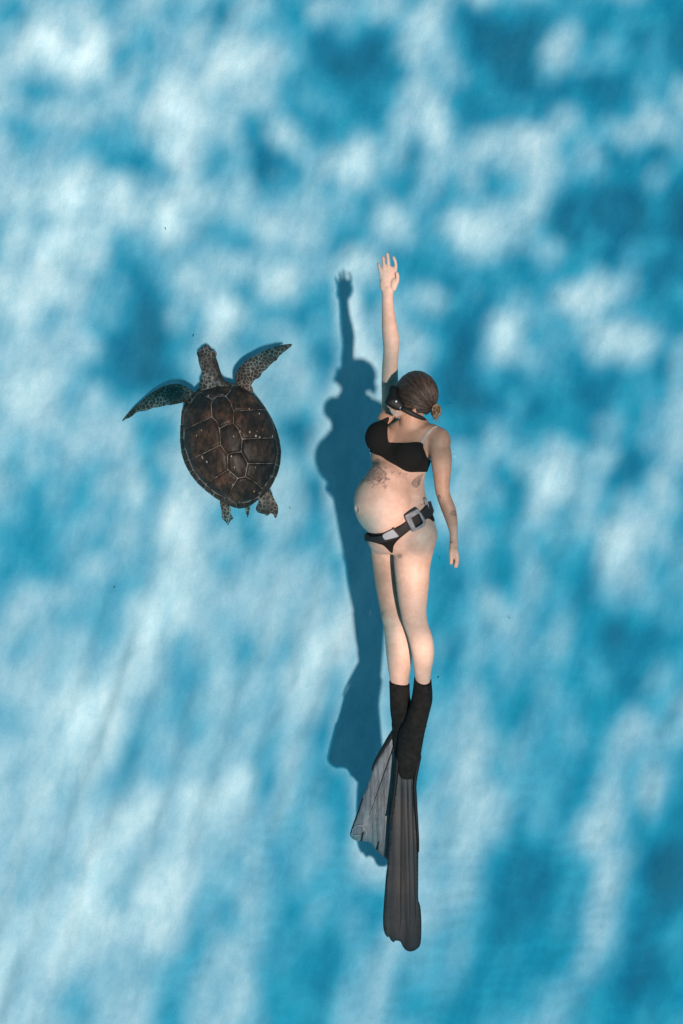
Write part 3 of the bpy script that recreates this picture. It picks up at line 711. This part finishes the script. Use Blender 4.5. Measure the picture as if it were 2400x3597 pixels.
# bikini top
top = smooth_poly([Z1(*p) for p in [(440,730),(540,682),(616,650),(603,720),(596,800),(605,880),(640,898),(780,912),(938,902),(952,960),(985,1030),(1024,1078),(1034,1130),(1040,1160),(1000,1184),(900,1188),(795,1183),(690,1130),(600,1080),(555,1040),(490,1008),(420,985),(330,960),(330,800)]], 4)
def f_top(co):
    s = pdist(bpx, top); s[(bco[:, 2] < 0.85)] = -50; return s
v, fcs = shell(bco, btri, bn, f_top, 0.006, 0.004); obj('bikini_top', v, fcs, m_black, proot)
def surf_strip(pts, w, lift, m=8):
    """thin strip laid on the body along pixel points"""
    s = spline(pts, m); L = []; Rr = []; 
    for i, p in enumerate(s):
        t = s[min(i+1, len(s)-1)]-s[max(i-1, 0)]; t /= np.linalg.norm(t)+1e-9; n = np.array([-t[1], t[0]])
        c, nn = hit(*p)
        if c is None: continue
        a = Vector((n[0], -n[1], 0)); a = (a-nn*a.dot(nn)).normalized()
        L.append((c+nn*lift, a, nn))
    rings = [[c+a*w, c+a*w*0.7+nn*w*0.5, c-a*w*0.7+nn*w*0.5, c-a*w, c-nn*lift*1.5] for c, a, nn in L]
    return ring_loft(rings)
m_clear = mat('clear_strap', (0.42, 0.33, 0.28), 0.35, 0.5)
st = MB(); st.add(*surf_strip([Z1(930,905), Z1(985,820), Z1(1050,755), Z1(1095,738)], .0022, .003))
st.add(*surf_strip([Z1(945,905), Z1(1000,825), Z1(1062,758), Z1(1098,745)], .0016, .003))
obj('bikini_strap', st.v, st.f, m_clear, proot)
st = MB(); st.add(*surf_strip([Z1(612,668), Z1(640,640), Z1(668,628)], .0022, .003)); obj('bikini_strap', st.v, st.f, m_clear, proot)
# bikini bottom
bot = smooth_poly([Z1(*p) for p in [(345,1800),(420,1800),(480,1806),(560,1800),(640,1795),(800,1700),(1000,1560),(1052,1640),(1062,1690),(1010,1660),(930,1700),(810,1790),(735,1850),(690,1895),(664,1940),(655,1995),(625,1975),(570,1925),(530,1910),(440,1885),(400,1870),(345,1860)]], 4)
def f_bot(co):
    s = pdist(bpx, bot); s[(bco[:, 2] < 0.80) | (bpx[:, 0] > 1560)] = -50; return s
v, fcs = shell(bco, btri, bn, f_bot, 0.005, 0.004); obj('bikini_bottom', v, fcs, m_black, proot)
# tattoos
def decal(poly, name='tattoo', m=m_ink, lift=0.0016, step=4):
    p, t = tri2d(poly, step); V = []; ok = []
    for x, y in p:
        c, nn = hit(x, y); ok.append(c is not None and nn.z > 0.05); V.append(c+nn*lift if c is not None else Vector((0, 0, 0)))
    fcs = [a if (V[a[1]]-V[a[0]]).cross(V[a[2]]-V[a[0]]).z > 0 else a[::-1] for a in t if all(ok[i] for i in a)]
    use = sorted({i for a in fcs for i in a}); mp = {i: k for k, i in enumerate(use)}
    if fcs: return [V[i] for i in use], [tuple(mp[i] for i in a) for a in fcs]
    return None
def tattoo(polys, m=m_ink):
    mb = MB()
    for p in polys:
        r = decal(p, m=m)
        if r: mb.add(*r)
    return obj('tattoo', mb.v, mb.f, m, proot)
petal = smooth_poly([Z1(*p) for p in [(430,1090),(480,1070),(525,1060),(530,1120),(560,1170),(600,1200),(590,1240),(632,1268),(590,1275),(560,1265),(520,1290),(470,1275),(430,1290),(380,1290),(345,1330),(330,1300),(350,1230),(390,1150)]], 4)
tattoo([petal])
lines = []
for a, b, c in (((440,1290),(490,1325),(540,1280)),((500,1285),(545,1310),(590,1270)),((345,1320),(325,1350),(315,1375)),((395,1290),(430,1310),(470,1285)),((470,1310),(458,1340),(452,1355)),((560,1290),(575,1320),(580,1330))):
    lines.append(surf_strip([Z1(*a), Z1(*b), Z1(*c)], .0012, .0012, 5))
for x in lines: obj('tattoo', *x, m_ink2, proot)
def bird(x, y, s, rot):
    P_ = [(-1,-.5),(-.35,-.25),(0,-.05),(.4,-.35),(1,-.55),(.55,0),(.25,.25),(.15,.9),(0,.55),(-.3,.8),(-.2,.25),(-.55,.05)]
    c, n = math.cos(R(rot)), math.sin(R(rot)); return densify([Z1(x+s*(a*c-b*n), y+s*(a*n+b*c)) for a, b in P_], 3)
mb = MB()
for b in ((585,1150,20,20),(652,1195,24,10),(722,1208,22,-5),(790,1212,20,10),(578,1340,30,0)):
    r = decal(bird(*b), step=3); obj('tattoo', *r, m_ink2, proot)
tattoo([smooth_poly([Z1(*p) for p in [(840,1310),(850,1280),(880,1250),(920,1225),(965,1205),(950,1240),(938,1280),(925,1320),(890,1350),(855,1345)]], 4)])
tattoo([densify([Z1(*p) for p in [(708,2022),(750,2015),(752,2050),(712,2058)]], 4)], m_ink2)
tattoo([smooth_poly([Z1(*p) for p in [(1235,1590),(1260,1570),(1285,1590),(1285,1640),(1262,1625),(1235,1625)]], 4)])
tattoo([smooth_poly([Z1(*p) for p in [(1105,1425),(1125,1415),(1140,1450),(1122,1475),(1108,1455)]], 4)])
mb = MB(); mb.add(*surf_strip([Z1(545,332), Z1(610,300), Z1(680,268)], .0011, .0010, 6)); obj('tattoo', mb.v, mb.f, m_ink2, proot)
mb = MB(); mb.add(*surf_strip([Z1(930,1510), Z1(940,1522), Z1(968,1508)], .001, .001, 5)); obj('tattoo', mb.v, mb.f, m_ink2, proot)

# socks
def sock(st, tilt, dip):
    s = spline(st, 4); n = 28; rings = []
    for i, (L, Rr, py, z, tk) in enumerate(s):
        a = Wp(L, py, z); b = Wp(Rr, py, z); c = (a+b)/2; w = (b-a)/2; hw_ = w.length; gw = 0.0042; w = w*((hw_+gw)/hw_)
        k = max(0, 1-i/6.0); ring = []
        for j in range(n):
            u = 2*math.pi*j/n
            ring.append(c+w*math.cos(u)+Vector((0, -(tilt*math.cos(u)+dip*max(0, math.sin(u)))*k, (hw_*tk+gw)*math.sin(u))))
        rings.append(ring)
    inner_ = [[c_+(p-c_)*0.93+Vector((0, -0.004*t, 0)) for p in rings[0]] for t in (0, 1) for c_ in [sum(rings[0], Vector())/n]]
    return ring_loft(inner_[::-1]+rings, cap0=False)
sa = [(1371,1436,2398,.764,1.0)]+[q for q in LEGA if q[2] > 2420]; sb_ = [(1459,1512,2383,.838,1.0)]+[q for q in LEGB if q[2] > 2420]
v, f_ = sock(sa, .006, .004); obj('sock', v, f_, m_neo, proot)
v, f_ = sock(sb_, .004, .022); obj('sock', v, f_, m_neo, proot)

# hair: cap over the skull, combed back to a knot
hv, hf = ellipsoid(Wp(1463, 1385, 1.032), (.083, .088, .080), nu=64, nv=48)
hv = np.array([tuple(p) for p in hv]); ht = tri_of(hf); hpx = np.stack([PW/2+hv[:, 0]*F/(H-hv[:, 2]), PH/2-hv[:, 1]*F/(H-hv[:, 2])], 1)
bun = np.array([1531, 1444]); 
ang = np.arctan2(hpx[:, 1]-bun[1], hpx[:, 0]-bun[0]); dist_ = np.hypot(*(hpx-bun).T)
hn_c = vnormals(hv, ht); cen = np.array(Wp(1463, 1385, 1.032))
hn_c *= np.sign(np.sum(hn_c*(hv-cen), 1))[:, None]
hv2 = hv + hn_c*((0.0007*np.sin(ang*46+2*np.sin(dist_/22)) + 0.0005*np.sin(ang*91)+0.0015*np.sin(ang*9+1))*np.clip(dist_/60, 0, 1)*np.clip(0.3+hn_c[:, 2], 0, 1))[:, None]
cap = smooth_poly([(1384,1352),(1395,1325),(1420,1300),(1466,1285),(1520,1300),(1560,1360),(1560,1420),(1545,1460),(1508,1466),(1492,1454),(1470,1440),(1444,1432),(1430,1438),(1416,1434),(1398,1408),(1384,1382)], 4)
v, f_ = shell(hv2, ht if np.sum(np.cross(hv[ht[0,1]]-hv[ht[0,0]], hv[ht[0,2]]-hv[ht[0,0]])*(hv[ht[0,0]]-cen)) > 0 else ht[:, ::-1], hn_c, lambda c: pdist(hpx, cap), 0.0, 0.006)
hair = MB(); hair.add([Vector(p) for p in v], f_)
hbv = BVHTree.FromPolygons([tuple(p) for p in hv2], [tuple(t) for t in ht.tolist()])
def hhit(px, py):
    a = Wp(px, py, 2.0); r = hbv.ray_cast(a, (a-Vector((0, 0, H))).normalized()); return r[0]
rr = random.Random(5); strands = MB(); cap2 = cap[::3]
def cin(p): return pdist(p, cap2)[0]
for k in range(330):
    a0 = R(rr.uniform(150, 296)); d0 = rr.uniform(55, 178)
    s = np.array([bun[0]+d0*math.cos(a0), bun[1]+d0*math.sin(a0)*1.0]); dd_ = (bun-s)/np.linalg.norm(bun-s); nn_ = np.array([-dd_[1], dd_[0]])
    mid = (s+bun)/2-nn_*rr.uniform(4, 18)*(1 if a0 > R(215) else -0.4)
    e = bun+(s-bun)*rr.uniform(0.0, 0.3)
    pts = []
    for t in np.linspace(0, 1, 8):
        q_ = s*(1-t)**2+2*mid*t*(1-t)+e*t*t
        if cin(q_) < 1: continue
        h_ = hhit(*q_)
        if h_: pts.append(h_+Vector((0, 0, rr.uniform(0.0, 0.0022))))
    if len(pts) >= 3: (strands if k % 3 == 0 else hair).add(*tube(pts, [rr.uniform(.0007, .0016)]*len(pts), 5, 2))
for k in range(46):
    a0 = R(rr.uniform(-40, 235)); c_ = np.array([1463, 1385.0]); s0 = c_+np.array([math.cos(a0)*rr.uniform(62, 74), -math.sin(a0)*rr.uniform(66, 78)])
    if pdist(s0, cap2)[0] < -6: continue
    z_ = 1.032+rr.uniform(-.01, .035); tg = np.array([math.sin(a0), math.cos(a0)])*rr.choice((-1, 1)); p0 = s0; L_ = rr.uniform(8, 20)
    o_ = np.array([math.cos(a0), -math.sin(a0)])
    strands.add(*tube([Wp(*p0, z_), Wp(*(p0+tg*L_*.5+o_*rr.uniform(1, 5)), z_+.002), Wp(*(p0+tg*L_+o_*rr.uniform(-2, 9)), z_)], [.0008, .0007, .0004], 4, 3))
m_strand = mat('hair_lights', (0.055, 0.035, 0.021), 0.5, 0.4)
so_ = obj('hair_strands', strands.v, strands.f, m_strand, proot); so_['kind'] = 'stuff'
obj('hair', hair.v, hair.f, m_hair, proot)
kn = MB()
for k in range(34):
    a0 = rr.uniform(0, 6.28); r0 = rr.uniform(.006, .021); tl_ = rr.uniform(-.7, .7); z0 = rr.uniform(-.012, .012); c = Wp(1531, 1444, 1.045); pts = []
    for t in np.linspace(0, rr.uniform(3.5, 5.8), 9):
        pts.append(c+Vector((r0*math.cos(a0+t)*0.85, r0*math.sin(a0+t)*1.15, z0+tl_*r0*math.sin(t)+math.sqrt(max(0, .022**2-r0**2))*0.8)))
    kn.add(*tube(pts, [rr.uniform(.0018, .0032)]*len(pts), 6, 2))
kn.add(*ellipsoid(Wp(1531, 1444, 1.042), (.014, .018, .016)))
for k in range(22):
    a = Wp(1530+rr.uniform(-8, 10), 1455+rr.uniform(-4, 5), 1.05); kn.add(*tube([a, a+Vector((rr.uniform(-.004, .008), -.010, -.004)), a+Vector((rr.uniform(-.010, .014), -rr.uniform(.014, .026), -.012))], [.0012, .001, .0006], 5, 2))
obj('hair_knot', kn.v, kn.f, m_hairtip, proot)

# ================================================================== DIVING MASK
m_frame = mat('mask_black', (0.006, 0.006, 0.006), 0.55, 0.2)
m_lens = mat('mask_lens', (0.02, 0.025, 0.03), 0.05, 0.6)
m_skirt = bpy.data.materials.new('clear_silicone'); m_skirt.use_nodes = True
pk = m_skirt.node_tree.nodes['Principled BSDF']; pk.inputs['Base Color'].default_value = (0.75, 0.72, 0.7, 1); pk.inputs['Roughness'].default_value = 0.2; pk.inputs['Alpha'].default_value = 0.16
mroot = empty('diving_mask', Wp(1385,1410,.95), 'black low-volume diving mask strapped over the face of the swimmer', 'mask')
def prism(poly, z0, z1, bev=0.012):
    poly = np.asarray(poly); c = poly.mean(0); rings = []
    for z, s in ((z0, .80), (z0+bev*.4, .93), (z0+bev, 1.0), (z1-bev, 1.0), (z1-bev*.4, .93), (z1, .80)):
        rings.append([Wp(*(c+(p-c)*s), z) for p in poly])
    return ring_loft(rings)
frame = smooth_poly([Z1(*p) for p in [(626,330),(668,322),(694,350),(700,410),(738,470),(768,520),(775,560),(730,575),(680,568),(640,545),(600,520),(576,496),(590,460),(620,400)]], 3)
mf = prism(frame, .955, 1.098); obj('frame', *mf, m_frame, mroot)
lens = [Z1(*p) for p in [(575,492),(587,458),(617,398),(622,345),(630,345),(628,400),(600,462),(588,498)]]
obj('lens', *prism(densify(lens, 4), .965, 1.085, .006), m_lens, mroot)
nosep = smooth_poly([Z1(*p) for p in [(618,545),(650,560),(720,580),(770,590),(740,625),(690,640),(650,615),(625,580)]], 4)
obj('skirt', *prism(nosep, .985, 1.062, .016), m_skirt, mroot)
bk = MB()
for p, r_ in (((740,552), .0055), ((690,485), .004)):
    bk.add(*ellipsoid(Wp(*Z1(*p), 1.099), (r_, r_, .004)))
m_metal = mat('bright_metal', (0.6, 0.6, 0.6), 0.25, 0.6)
obj('clip', bk.v, bk.f, m_metal, mroot)
# strap round the head and its loose end
pts = []
for u in (760, 800, 850, 900, 960, 1020, 1060, 1085):
    v_ = np.interp(u, [760, 850, 950, 1085], [548, 578, 582, 545]); h_ = hhit(*Z1(u, v_)) or Wp(*Z1(u, v_), 1.05); pts.append(h_+Vector((0, -.001, .004)))
obj('strap', *tube(pts, [.0075]*len(pts), 10, 3, flat=(Vector((0, 0, 1)), 0.45)), m_rub, mroot)
obj('strap_end', *tube([Wp(*Z1(755,558),1.108), Wp(*Z1(800,580),1.112), Wp(*Z1(880,622),1.105), Wp(*Z1(950,652),1.090), Wp(*Z1(983,668),1.080)], [.0075,.009,.009,.0075,.0035], 12, 3, flat=(Vector((0, 0, 1)), 0.6)), m_rub, mroot)

# ================================================================== WEIGHT BELT
broot = empty('weight_belt', Wp(1400,1850,.9), 'black weight belt with grey metal weights around the hips', 'belt')
band = smooth_poly([Z1(*p) for p in [(310,1800),(360,1795),(430,1815),(520,1812),(600,1790),(665,1750),(780,1690),(880,1630),(960,1560),(985,1500),(1040,1500),(1030,1620),(960,1690),(880,1745),(780,1800),(720,1845),(640,1875),(540,1895),(440,1880),(350,1872),(310,1870)]], 4)
def f_band(co):
    s = pdist(bpx, band); s[(bco[:, 2] < 0.78) | (bpx[:, 0] > 1545)] = -50; return s
v, fcs = shell(bco, btri, bn, f_band, 0.013, 0.006)
m_web = mat('black_webbing', (0.020, 0.018, 0.017), 0.7, 0.2)
wb = noise(m_web, mapping(m_web, ocoord(m_web), (1, 1, 1), (0, 0, R(30))), 220, 2); bump(m_web, wb.outputs[0], 0.4, 0.002)
obj('webbing', v, fcs, m_web, broot)
m_lead = mat('lead_weight', (0.17, 0.165, 0.17), 0.7, 0.3)
ln = noise(m_lead, ocoord(m_lead), 70, 5, 0.7); base(m_lead, ramp(m_lead, ln.outputs[0], [(0.35, (0.10, 0.095, 0.10)), (0.68, (0.25, 0.24, 0.25))]).outputs[0]); bump(m_lead, ln.outputs[0], 0.3, 0.004)
def plate(outer, hole, thick, lift, mats, name, bev=0.004, zoff=0.0):
    """block lying on the body: outline with an opening, chamfered"""
    c = np.mean(outer, 0); hp, n_ = hit(*c); n_ = (n_+Vector((0, 0, .9))).normalized(); base_ = hp+n_*lift
    def on(p, dz):
        q_ = Wp(p[0], p[1], hp.z); d = q_-hp; t_ = d-n_*d.dot(n_); k = -d.dot(n_)
        cam_ = Vector((0, 0, H)); ray = (q_-cam_).normalized(); den = ray.dot(n_); s = (base_+n_*dz-cam_).dot(n_)/den
        return cam_+ray*s if abs(den) > .2 else q_
    O = smooth_poly(outer, 3) if len(outer) > 4 else densify(outer, 4); cO = O.mean(0)
    if hole is None:
        rings = [[on(p, 0) for p in O], [on(p, thick-bev) for p in O], [on(cO+(p-cO)*.93, thick) for p in O]]
        v, f_ = ring_loft(rings); return obj(name, v, f_, mats, broot, smooth=False)
    m_ = 48
    def resamp(poly):
        d_ = densify(poly, 1.0); a = np.arctan2(d_[:, 1]-cO[1], d_[:, 0]-cO[0]); out_ = []
        for t in np.linspace(-math.pi, math.pi, m_, endpoint=False):
            out_.append(d_[np.argmin(np.abs((a-t+math.pi) % (2*math.pi)-math.pi))])
        return np.array(out_)
    A_, B_ = resamp(O), resamp(hole)
    rings = [[on(p, 0) for p in A_], [on(p, thick-bev) for p in A_], [on(p+(cO-p)*.10, thick) for p in A_], [on(p+(p-cO)*.12, thick) for p in B_], [on(p, thick-bev) for p in B_], [on(p, 0) for p in B_]]
    v, f_ = ring_loft(rings, False, False); n = m_
    f_ += [(j, (j+1) % n, 5*n+(j+1) % n, 5*n+j)[::-1] for j in range(n)]
    return obj(name, v, f_, mats, broot, smooth=False)
plate([Z1(*p) for p in [(775,1640),(790,1615),(890,1562),(915,1565),(985,1675),(985,1705),(970,1735),(865,1790),(845,1780)]], [Z1(*p) for p in [(843,1652),(915,1608),(957,1700),(884,1748)]], .024, .010, m_lead, 'weight', .007)
wp = MB()
wpoly = np.array([Z1(*p) for p in [(966,1450),(978,1447),(992,1458),(1012,1502),(1028,1568),(1022,1592),(1000,1606),(985,1560)]]); wc = wpoly.mean(0)
rt, r0, r1, r2 = [[Wp(*(wc+(p-wc)*k), z) for p in wpoly] for k, z in ((.86, 1.000), (1.0, .990), (1.0, .930), (.86, .920))]
obj('weight', *ring_loft([rt, r0, r1, r2]), m_lead, broot, smooth=False)
m_buck = mat('brushed_buckle', (0.24, 0.25, 0.26), 0.45, 0.4)
plate([Z1(*p) for p in [(552,1838),(556,1818),(575,1805),(648,1768),(662,1764),(715,1830),(712,1840),(590,1872),(568,1864)]], None, .007, .021, m_buck, 'buckle', .003)
plate([Z1(*p) for p in [(650,1758),(668,1748),(738,1822),(720,1836)]], None, .010, .020, m_rub, 'buckle_hinge', .003)

# ================================================================== FINS
def Z5(u, v): return (1180+u/2.611, 2500+v/2.611)
def fin_mat(name, lo, hi, rot):
    m = mat(name, lo, 0.42, 0.4); oc = ocoord(m)
    a = noise(m, mapping(m, oc, (60, 3.0, 6), (0, 0, rot)), 1.0, 5, 0.65, 0.3); b = noise(m, oc, 24, 4, 0.7)
    c = ramp(m, a.outputs[0], [(0.32, lo), (0.68, hi)]); d = ramp(m, b.outputs[0], [(0.38, (0.8, 0.8, 0.8)), (0.6, (1.08, 1.08, 1.08))])  # lengthwise streaks are highlights painted into the blade colour
    base(m, mixc(m, 1.0, c.outputs[0], d.outputs[0], 'MULTIPLY')); bump(m, a.outputs[0], 0.2, 0.004); return m
m_finR = fin_mat('fin_blade_dark', (0.003, 0.003, 0.003), (0.017, 0.018, 0.018), R(2))
m_finL = fin_mat('fin_blade_scuffed', (0.04, 0.04, 0.042), (0.23, 0.225, 0.23), R(-19))  # paler copy for the farther blade: its sunlit sheen as colour
# nearer fin
fr_ = empty('swim_fin', Wp(1430,2900,.60), 'long charcoal swim fin pointing straight down the picture, on the nearer foot', 'swim fin', 'pair of long freediving fins')
def zr(x, y): return .705-.115*((y-2640)/700)-0.05*((y-2640)/700)**2
bl = smooth_poly([Z5(*p) for p in [(560,470),(545,650),(520,850),(497,1020),(484,1200),(472,1400),(460,1500),(452,1600),(440,1760),(433,1880),(436,1980),(452,2040),(478,2072),(485,2060),(500,2090),(530,2116),(545,2100),(590,2108),(612,2150),(640,2185),(672,2199),(710,2196),(750,2172),(772,2145),(783,2080),(786,1950),(780,1830),(772,1775),(757,1720),(756,1600),(757,1400),(757,1280),(745,1000),(735,800),(725,640),(700,520),(640,470)]], 5)
ridge = lambda x, y: .004*math.exp(-((x-1427-(y-2900)*0.03)/7)**2)+.003*math.exp(-((x-1390)/9)**2)
obj('blade', *slab(bl, 9, lambda x, y: zr(x, y)+ridge(x, y), .006, 5, .002), m_finR, fr_)
def rail(pts, r0, r1, parent, zf, dz=.004, m=m_rub):
    P_ = [Wp(x, y, zf(x, y)+dz) for x, y in pts]; n = len(P_)
    obj('side_rail', *tube(P_, [r0+(r1-r0)*i/(n-1) for i in range(n)], 10, 3, flat=(Vector((1, 0, 0)), .55)), m, parent)
rail([Z5(*p) for p in [(562,440),(545,650),(521,850),(498,1000),(490,1020)]], .020, .006, fr_, zr)
rail([Z5(*p) for p in [(760,420),(722,640),(728,800),(742,1000),(754,1180),(757,1275)]], .020, .007, fr_, zr)
for xa, xb, m_ in ((1432,1442,None),(1412,1408,None),(1448,1462,None)):
    P_ = [Wp(xa+(xb-xa)*t, 2735+520*t, zr(xa, 2735+520*t)+.0045) for t in np.linspace(0, 1, 7)]
    obj('rib', *tube(P_, [.0032, .0034, .003, .0028, .0024, .002, .001], 8, 2), m_finR, fr_)
pkR = [(1417,1494,2548,.764,.93),(1407,1487,2572,.753,.85),(1402,1479,2620,.735,.74),(1399,1472,2660,.717,.62),(1400,1464,2695,.703,.52),(1408,1454,2722,.695,.34)]
obj('foot_pocket', *limb(pkR, n=28, m=4, grow=.006), m_neo, fr_)
# farther fin
fl_ = empty('swim_fin', Wp(1320,2850,.35), 'scuffed grey swim fin slanting down to the left, on the farther foot', 'swim fin', 'pair of long freediving fins')
def zl(x, y):
    t = (y-2560)/420; return .680-.09*t-.02*t*t
bl = smooth_poly([Z5(*p) for p in [(535,190),(470,290),(410,400),(345,520),(322,580),(290,680),(243,800),(215,890),(165,1030),(133,1115),(128,1130),(148,1160),(180,1180),(225,1192),(236,1185),(300,1196),(330,1210),(358,1250),(372,1275),(395,1285),(430,1325),(472,1358),(560,1400),(610,1200),(620,900),(610,600),(600,350),(570,200)]], 5)
def rl(x, y):
    a = np.array(Z5(545,260)); b = np.array(Z5(300,980)); t = ((x-a[0])*(b[0]-a[0])+(y-a[1])*(b[1]-a[1]))/((b-a)@(b-a)); d = abs((x-a[0])*(b[1]-a[1])-(y-a[1])*(b[0]-a[0]))/np.linalg.norm(b-a)
    return (-.007*math.exp(-(d/5)**2)+.004*math.exp(-((d-11)/5)**2))*(1 if t < 1.05 else max(0, 1-(t-1.05)*4))
obj('blade', *slab(bl, 8, lambda x, y: zl(x, y)+rl(x, y), .006, 5, .002), m_finL, fl_)
rail([Z5(*p) for p in [(560,150),(490,245),(420,360),(360,460),(333,530)]], .018, .006, fl_, zl)
rail([Z5(*p) for p in [(243,800),(205,915),(165,1025),(136,1110)]], .005, .004, fl_, zl, .002)
rail([Z5(*p) for p in [(548,262),(490,430),(430,600),(370,770),(310,945)]], .006, .0025, fl_, zl, -.004)
fl_.children[-1].name = 'rib'
lg = MB(); cx, cy = Z5(215, 1108)
pts = [Wp(cx+25*math.cos(t), cy+26*math.sin(t), zl(cx, cy+26*math.sin(t))+.004) for t in np.linspace(R(150), R(390), 14)]
lg.add(*tube(pts, [.0028]*len(pts), 6, 2)); m_logo = mat('pale_logo', (0.24, 0.235, 0.24), 0.5, 0.3)
pts = [Wp(cx-9+k, cy+12-2*abs(k)*.2, zl(cx, cy+12)+.004) for k in (-8, -3, 3, 8)]; lg.add(*tube(pts, [.004]*4, 6, 2))
obj('logo', lg.v, lg.f, m_logo, fl_)
for sl_ in (((240,1115),(262,1100),(240,1190),(226,1190)), ((385,1195),(402,1188),(380,1272),(366,1262))):
    obj('slot', *slab(densify([Z5(*p) for p in sl_], 3), 4, lambda x, y: zl(x, y)+.003, .004), m_rub, fl_)
pkL = [(1383,1455,2540,.712,.9),(1386,1452,2575,.700,.8),(1390,1448,2620,.686,.7),(1396,1444,2665,.668,.6)]
obj('foot_pocket', *limb(pkL, n=24, m=3, grow=.009), m_neo, fl_)

# ================================================================== small things in the water and on the sand
m_bub = bpy.data.materials.new('air_bubble'); m_bub.use_nodes = True
bb = m_bub.node_tree.nodes['Principled BSDF']; bb.inputs['Base Color'].default_value = (0.45, 0.72, 0.85, 1); bb.inputs['Roughness'].default_value = 0.05; bb.inputs['Alpha'].default_value = 0.35
lw = nd(m_bub, 'ShaderNodeLayerWeight'); lw.inputs[0].default_value = 0.35
lr = ramp(m_bub, lw.outputs['Facing'], [(0.25, (0.10, 0.10, 0.10)), (0.8, (0.85, 0.85, 0.85))]); lk(m_bub, lr.outputs[0], bb.inputs['Alpha'])
for (u, v_), r_, lab in (((1262,985), .0045, 'smaller air bubble beside the shoulder of the swimmer'), ((1275,1037), .0068, 'larger air bubble beside the upper arm of the swimmer')):
    c = Wp(*Z1(u, v_), 1.06); vv, ff = ellipsoid(c, (r_, r_*1.05, r_*.85), nu=20, nv=12)
    tag(obj('air_bubble', vv, ff, m_bub, origin=c), lab, 'bubble', 'air bubbles by the swimmer')
m_deb = mat('dark_weed', (0.02, 0.045, 0.06), 0.8, 0.1)
def scrap(px, py, L, a, lab):
    L *= .7; c = Wp(px, py, .014); d = Vector((math.cos(R(a)), math.sin(R(a)), 0)); n_ = Vector((-d.y, d.x, 0)); r = random.Random(int(px))
    pts = [c-d*L+n_*L*.2, c-d*L*.3+n_*L*r.uniform(-.3, .3), c+d*L*.3+n_*L*r.uniform(-.3, .3), c+d*L]
    tag(obj('weed_scrap', *tube([p+Vector((0, 0, r.uniform(0, .004))) for p in pts], [L*.10, L*.34, L*.28, L*.06], 8, 3), m_deb, origin=c), lab, 'weed', 'scraps of weed on the sand')
for a in ((581,802,.010,120,'dark scrap of weed on bright sand above the turtle, left'),(402,2062,.008,60,'dark scrap of weed on sand at the lower left of the turtle'),(680,1177,.012,75,'thin dark scrap of weed just above the head of the turtle'),
          (1540,2378,.008,40,'dark scrap of weed on the sand right of the calves'),(1790,2170,.007,20,'tiny scrap of weed out on the sand right of the knees'),(1580,1416,.006,70,'tiny scrap of weed on the sand right of the hair knot'),
          (1020,1785,.007,10,'tiny scrap of weed on the sand right of the hind flippers'),(1545,1960,.006,30,'tiny scrap of weed on the sand between thigh and hanging hand')): scrap(*a)
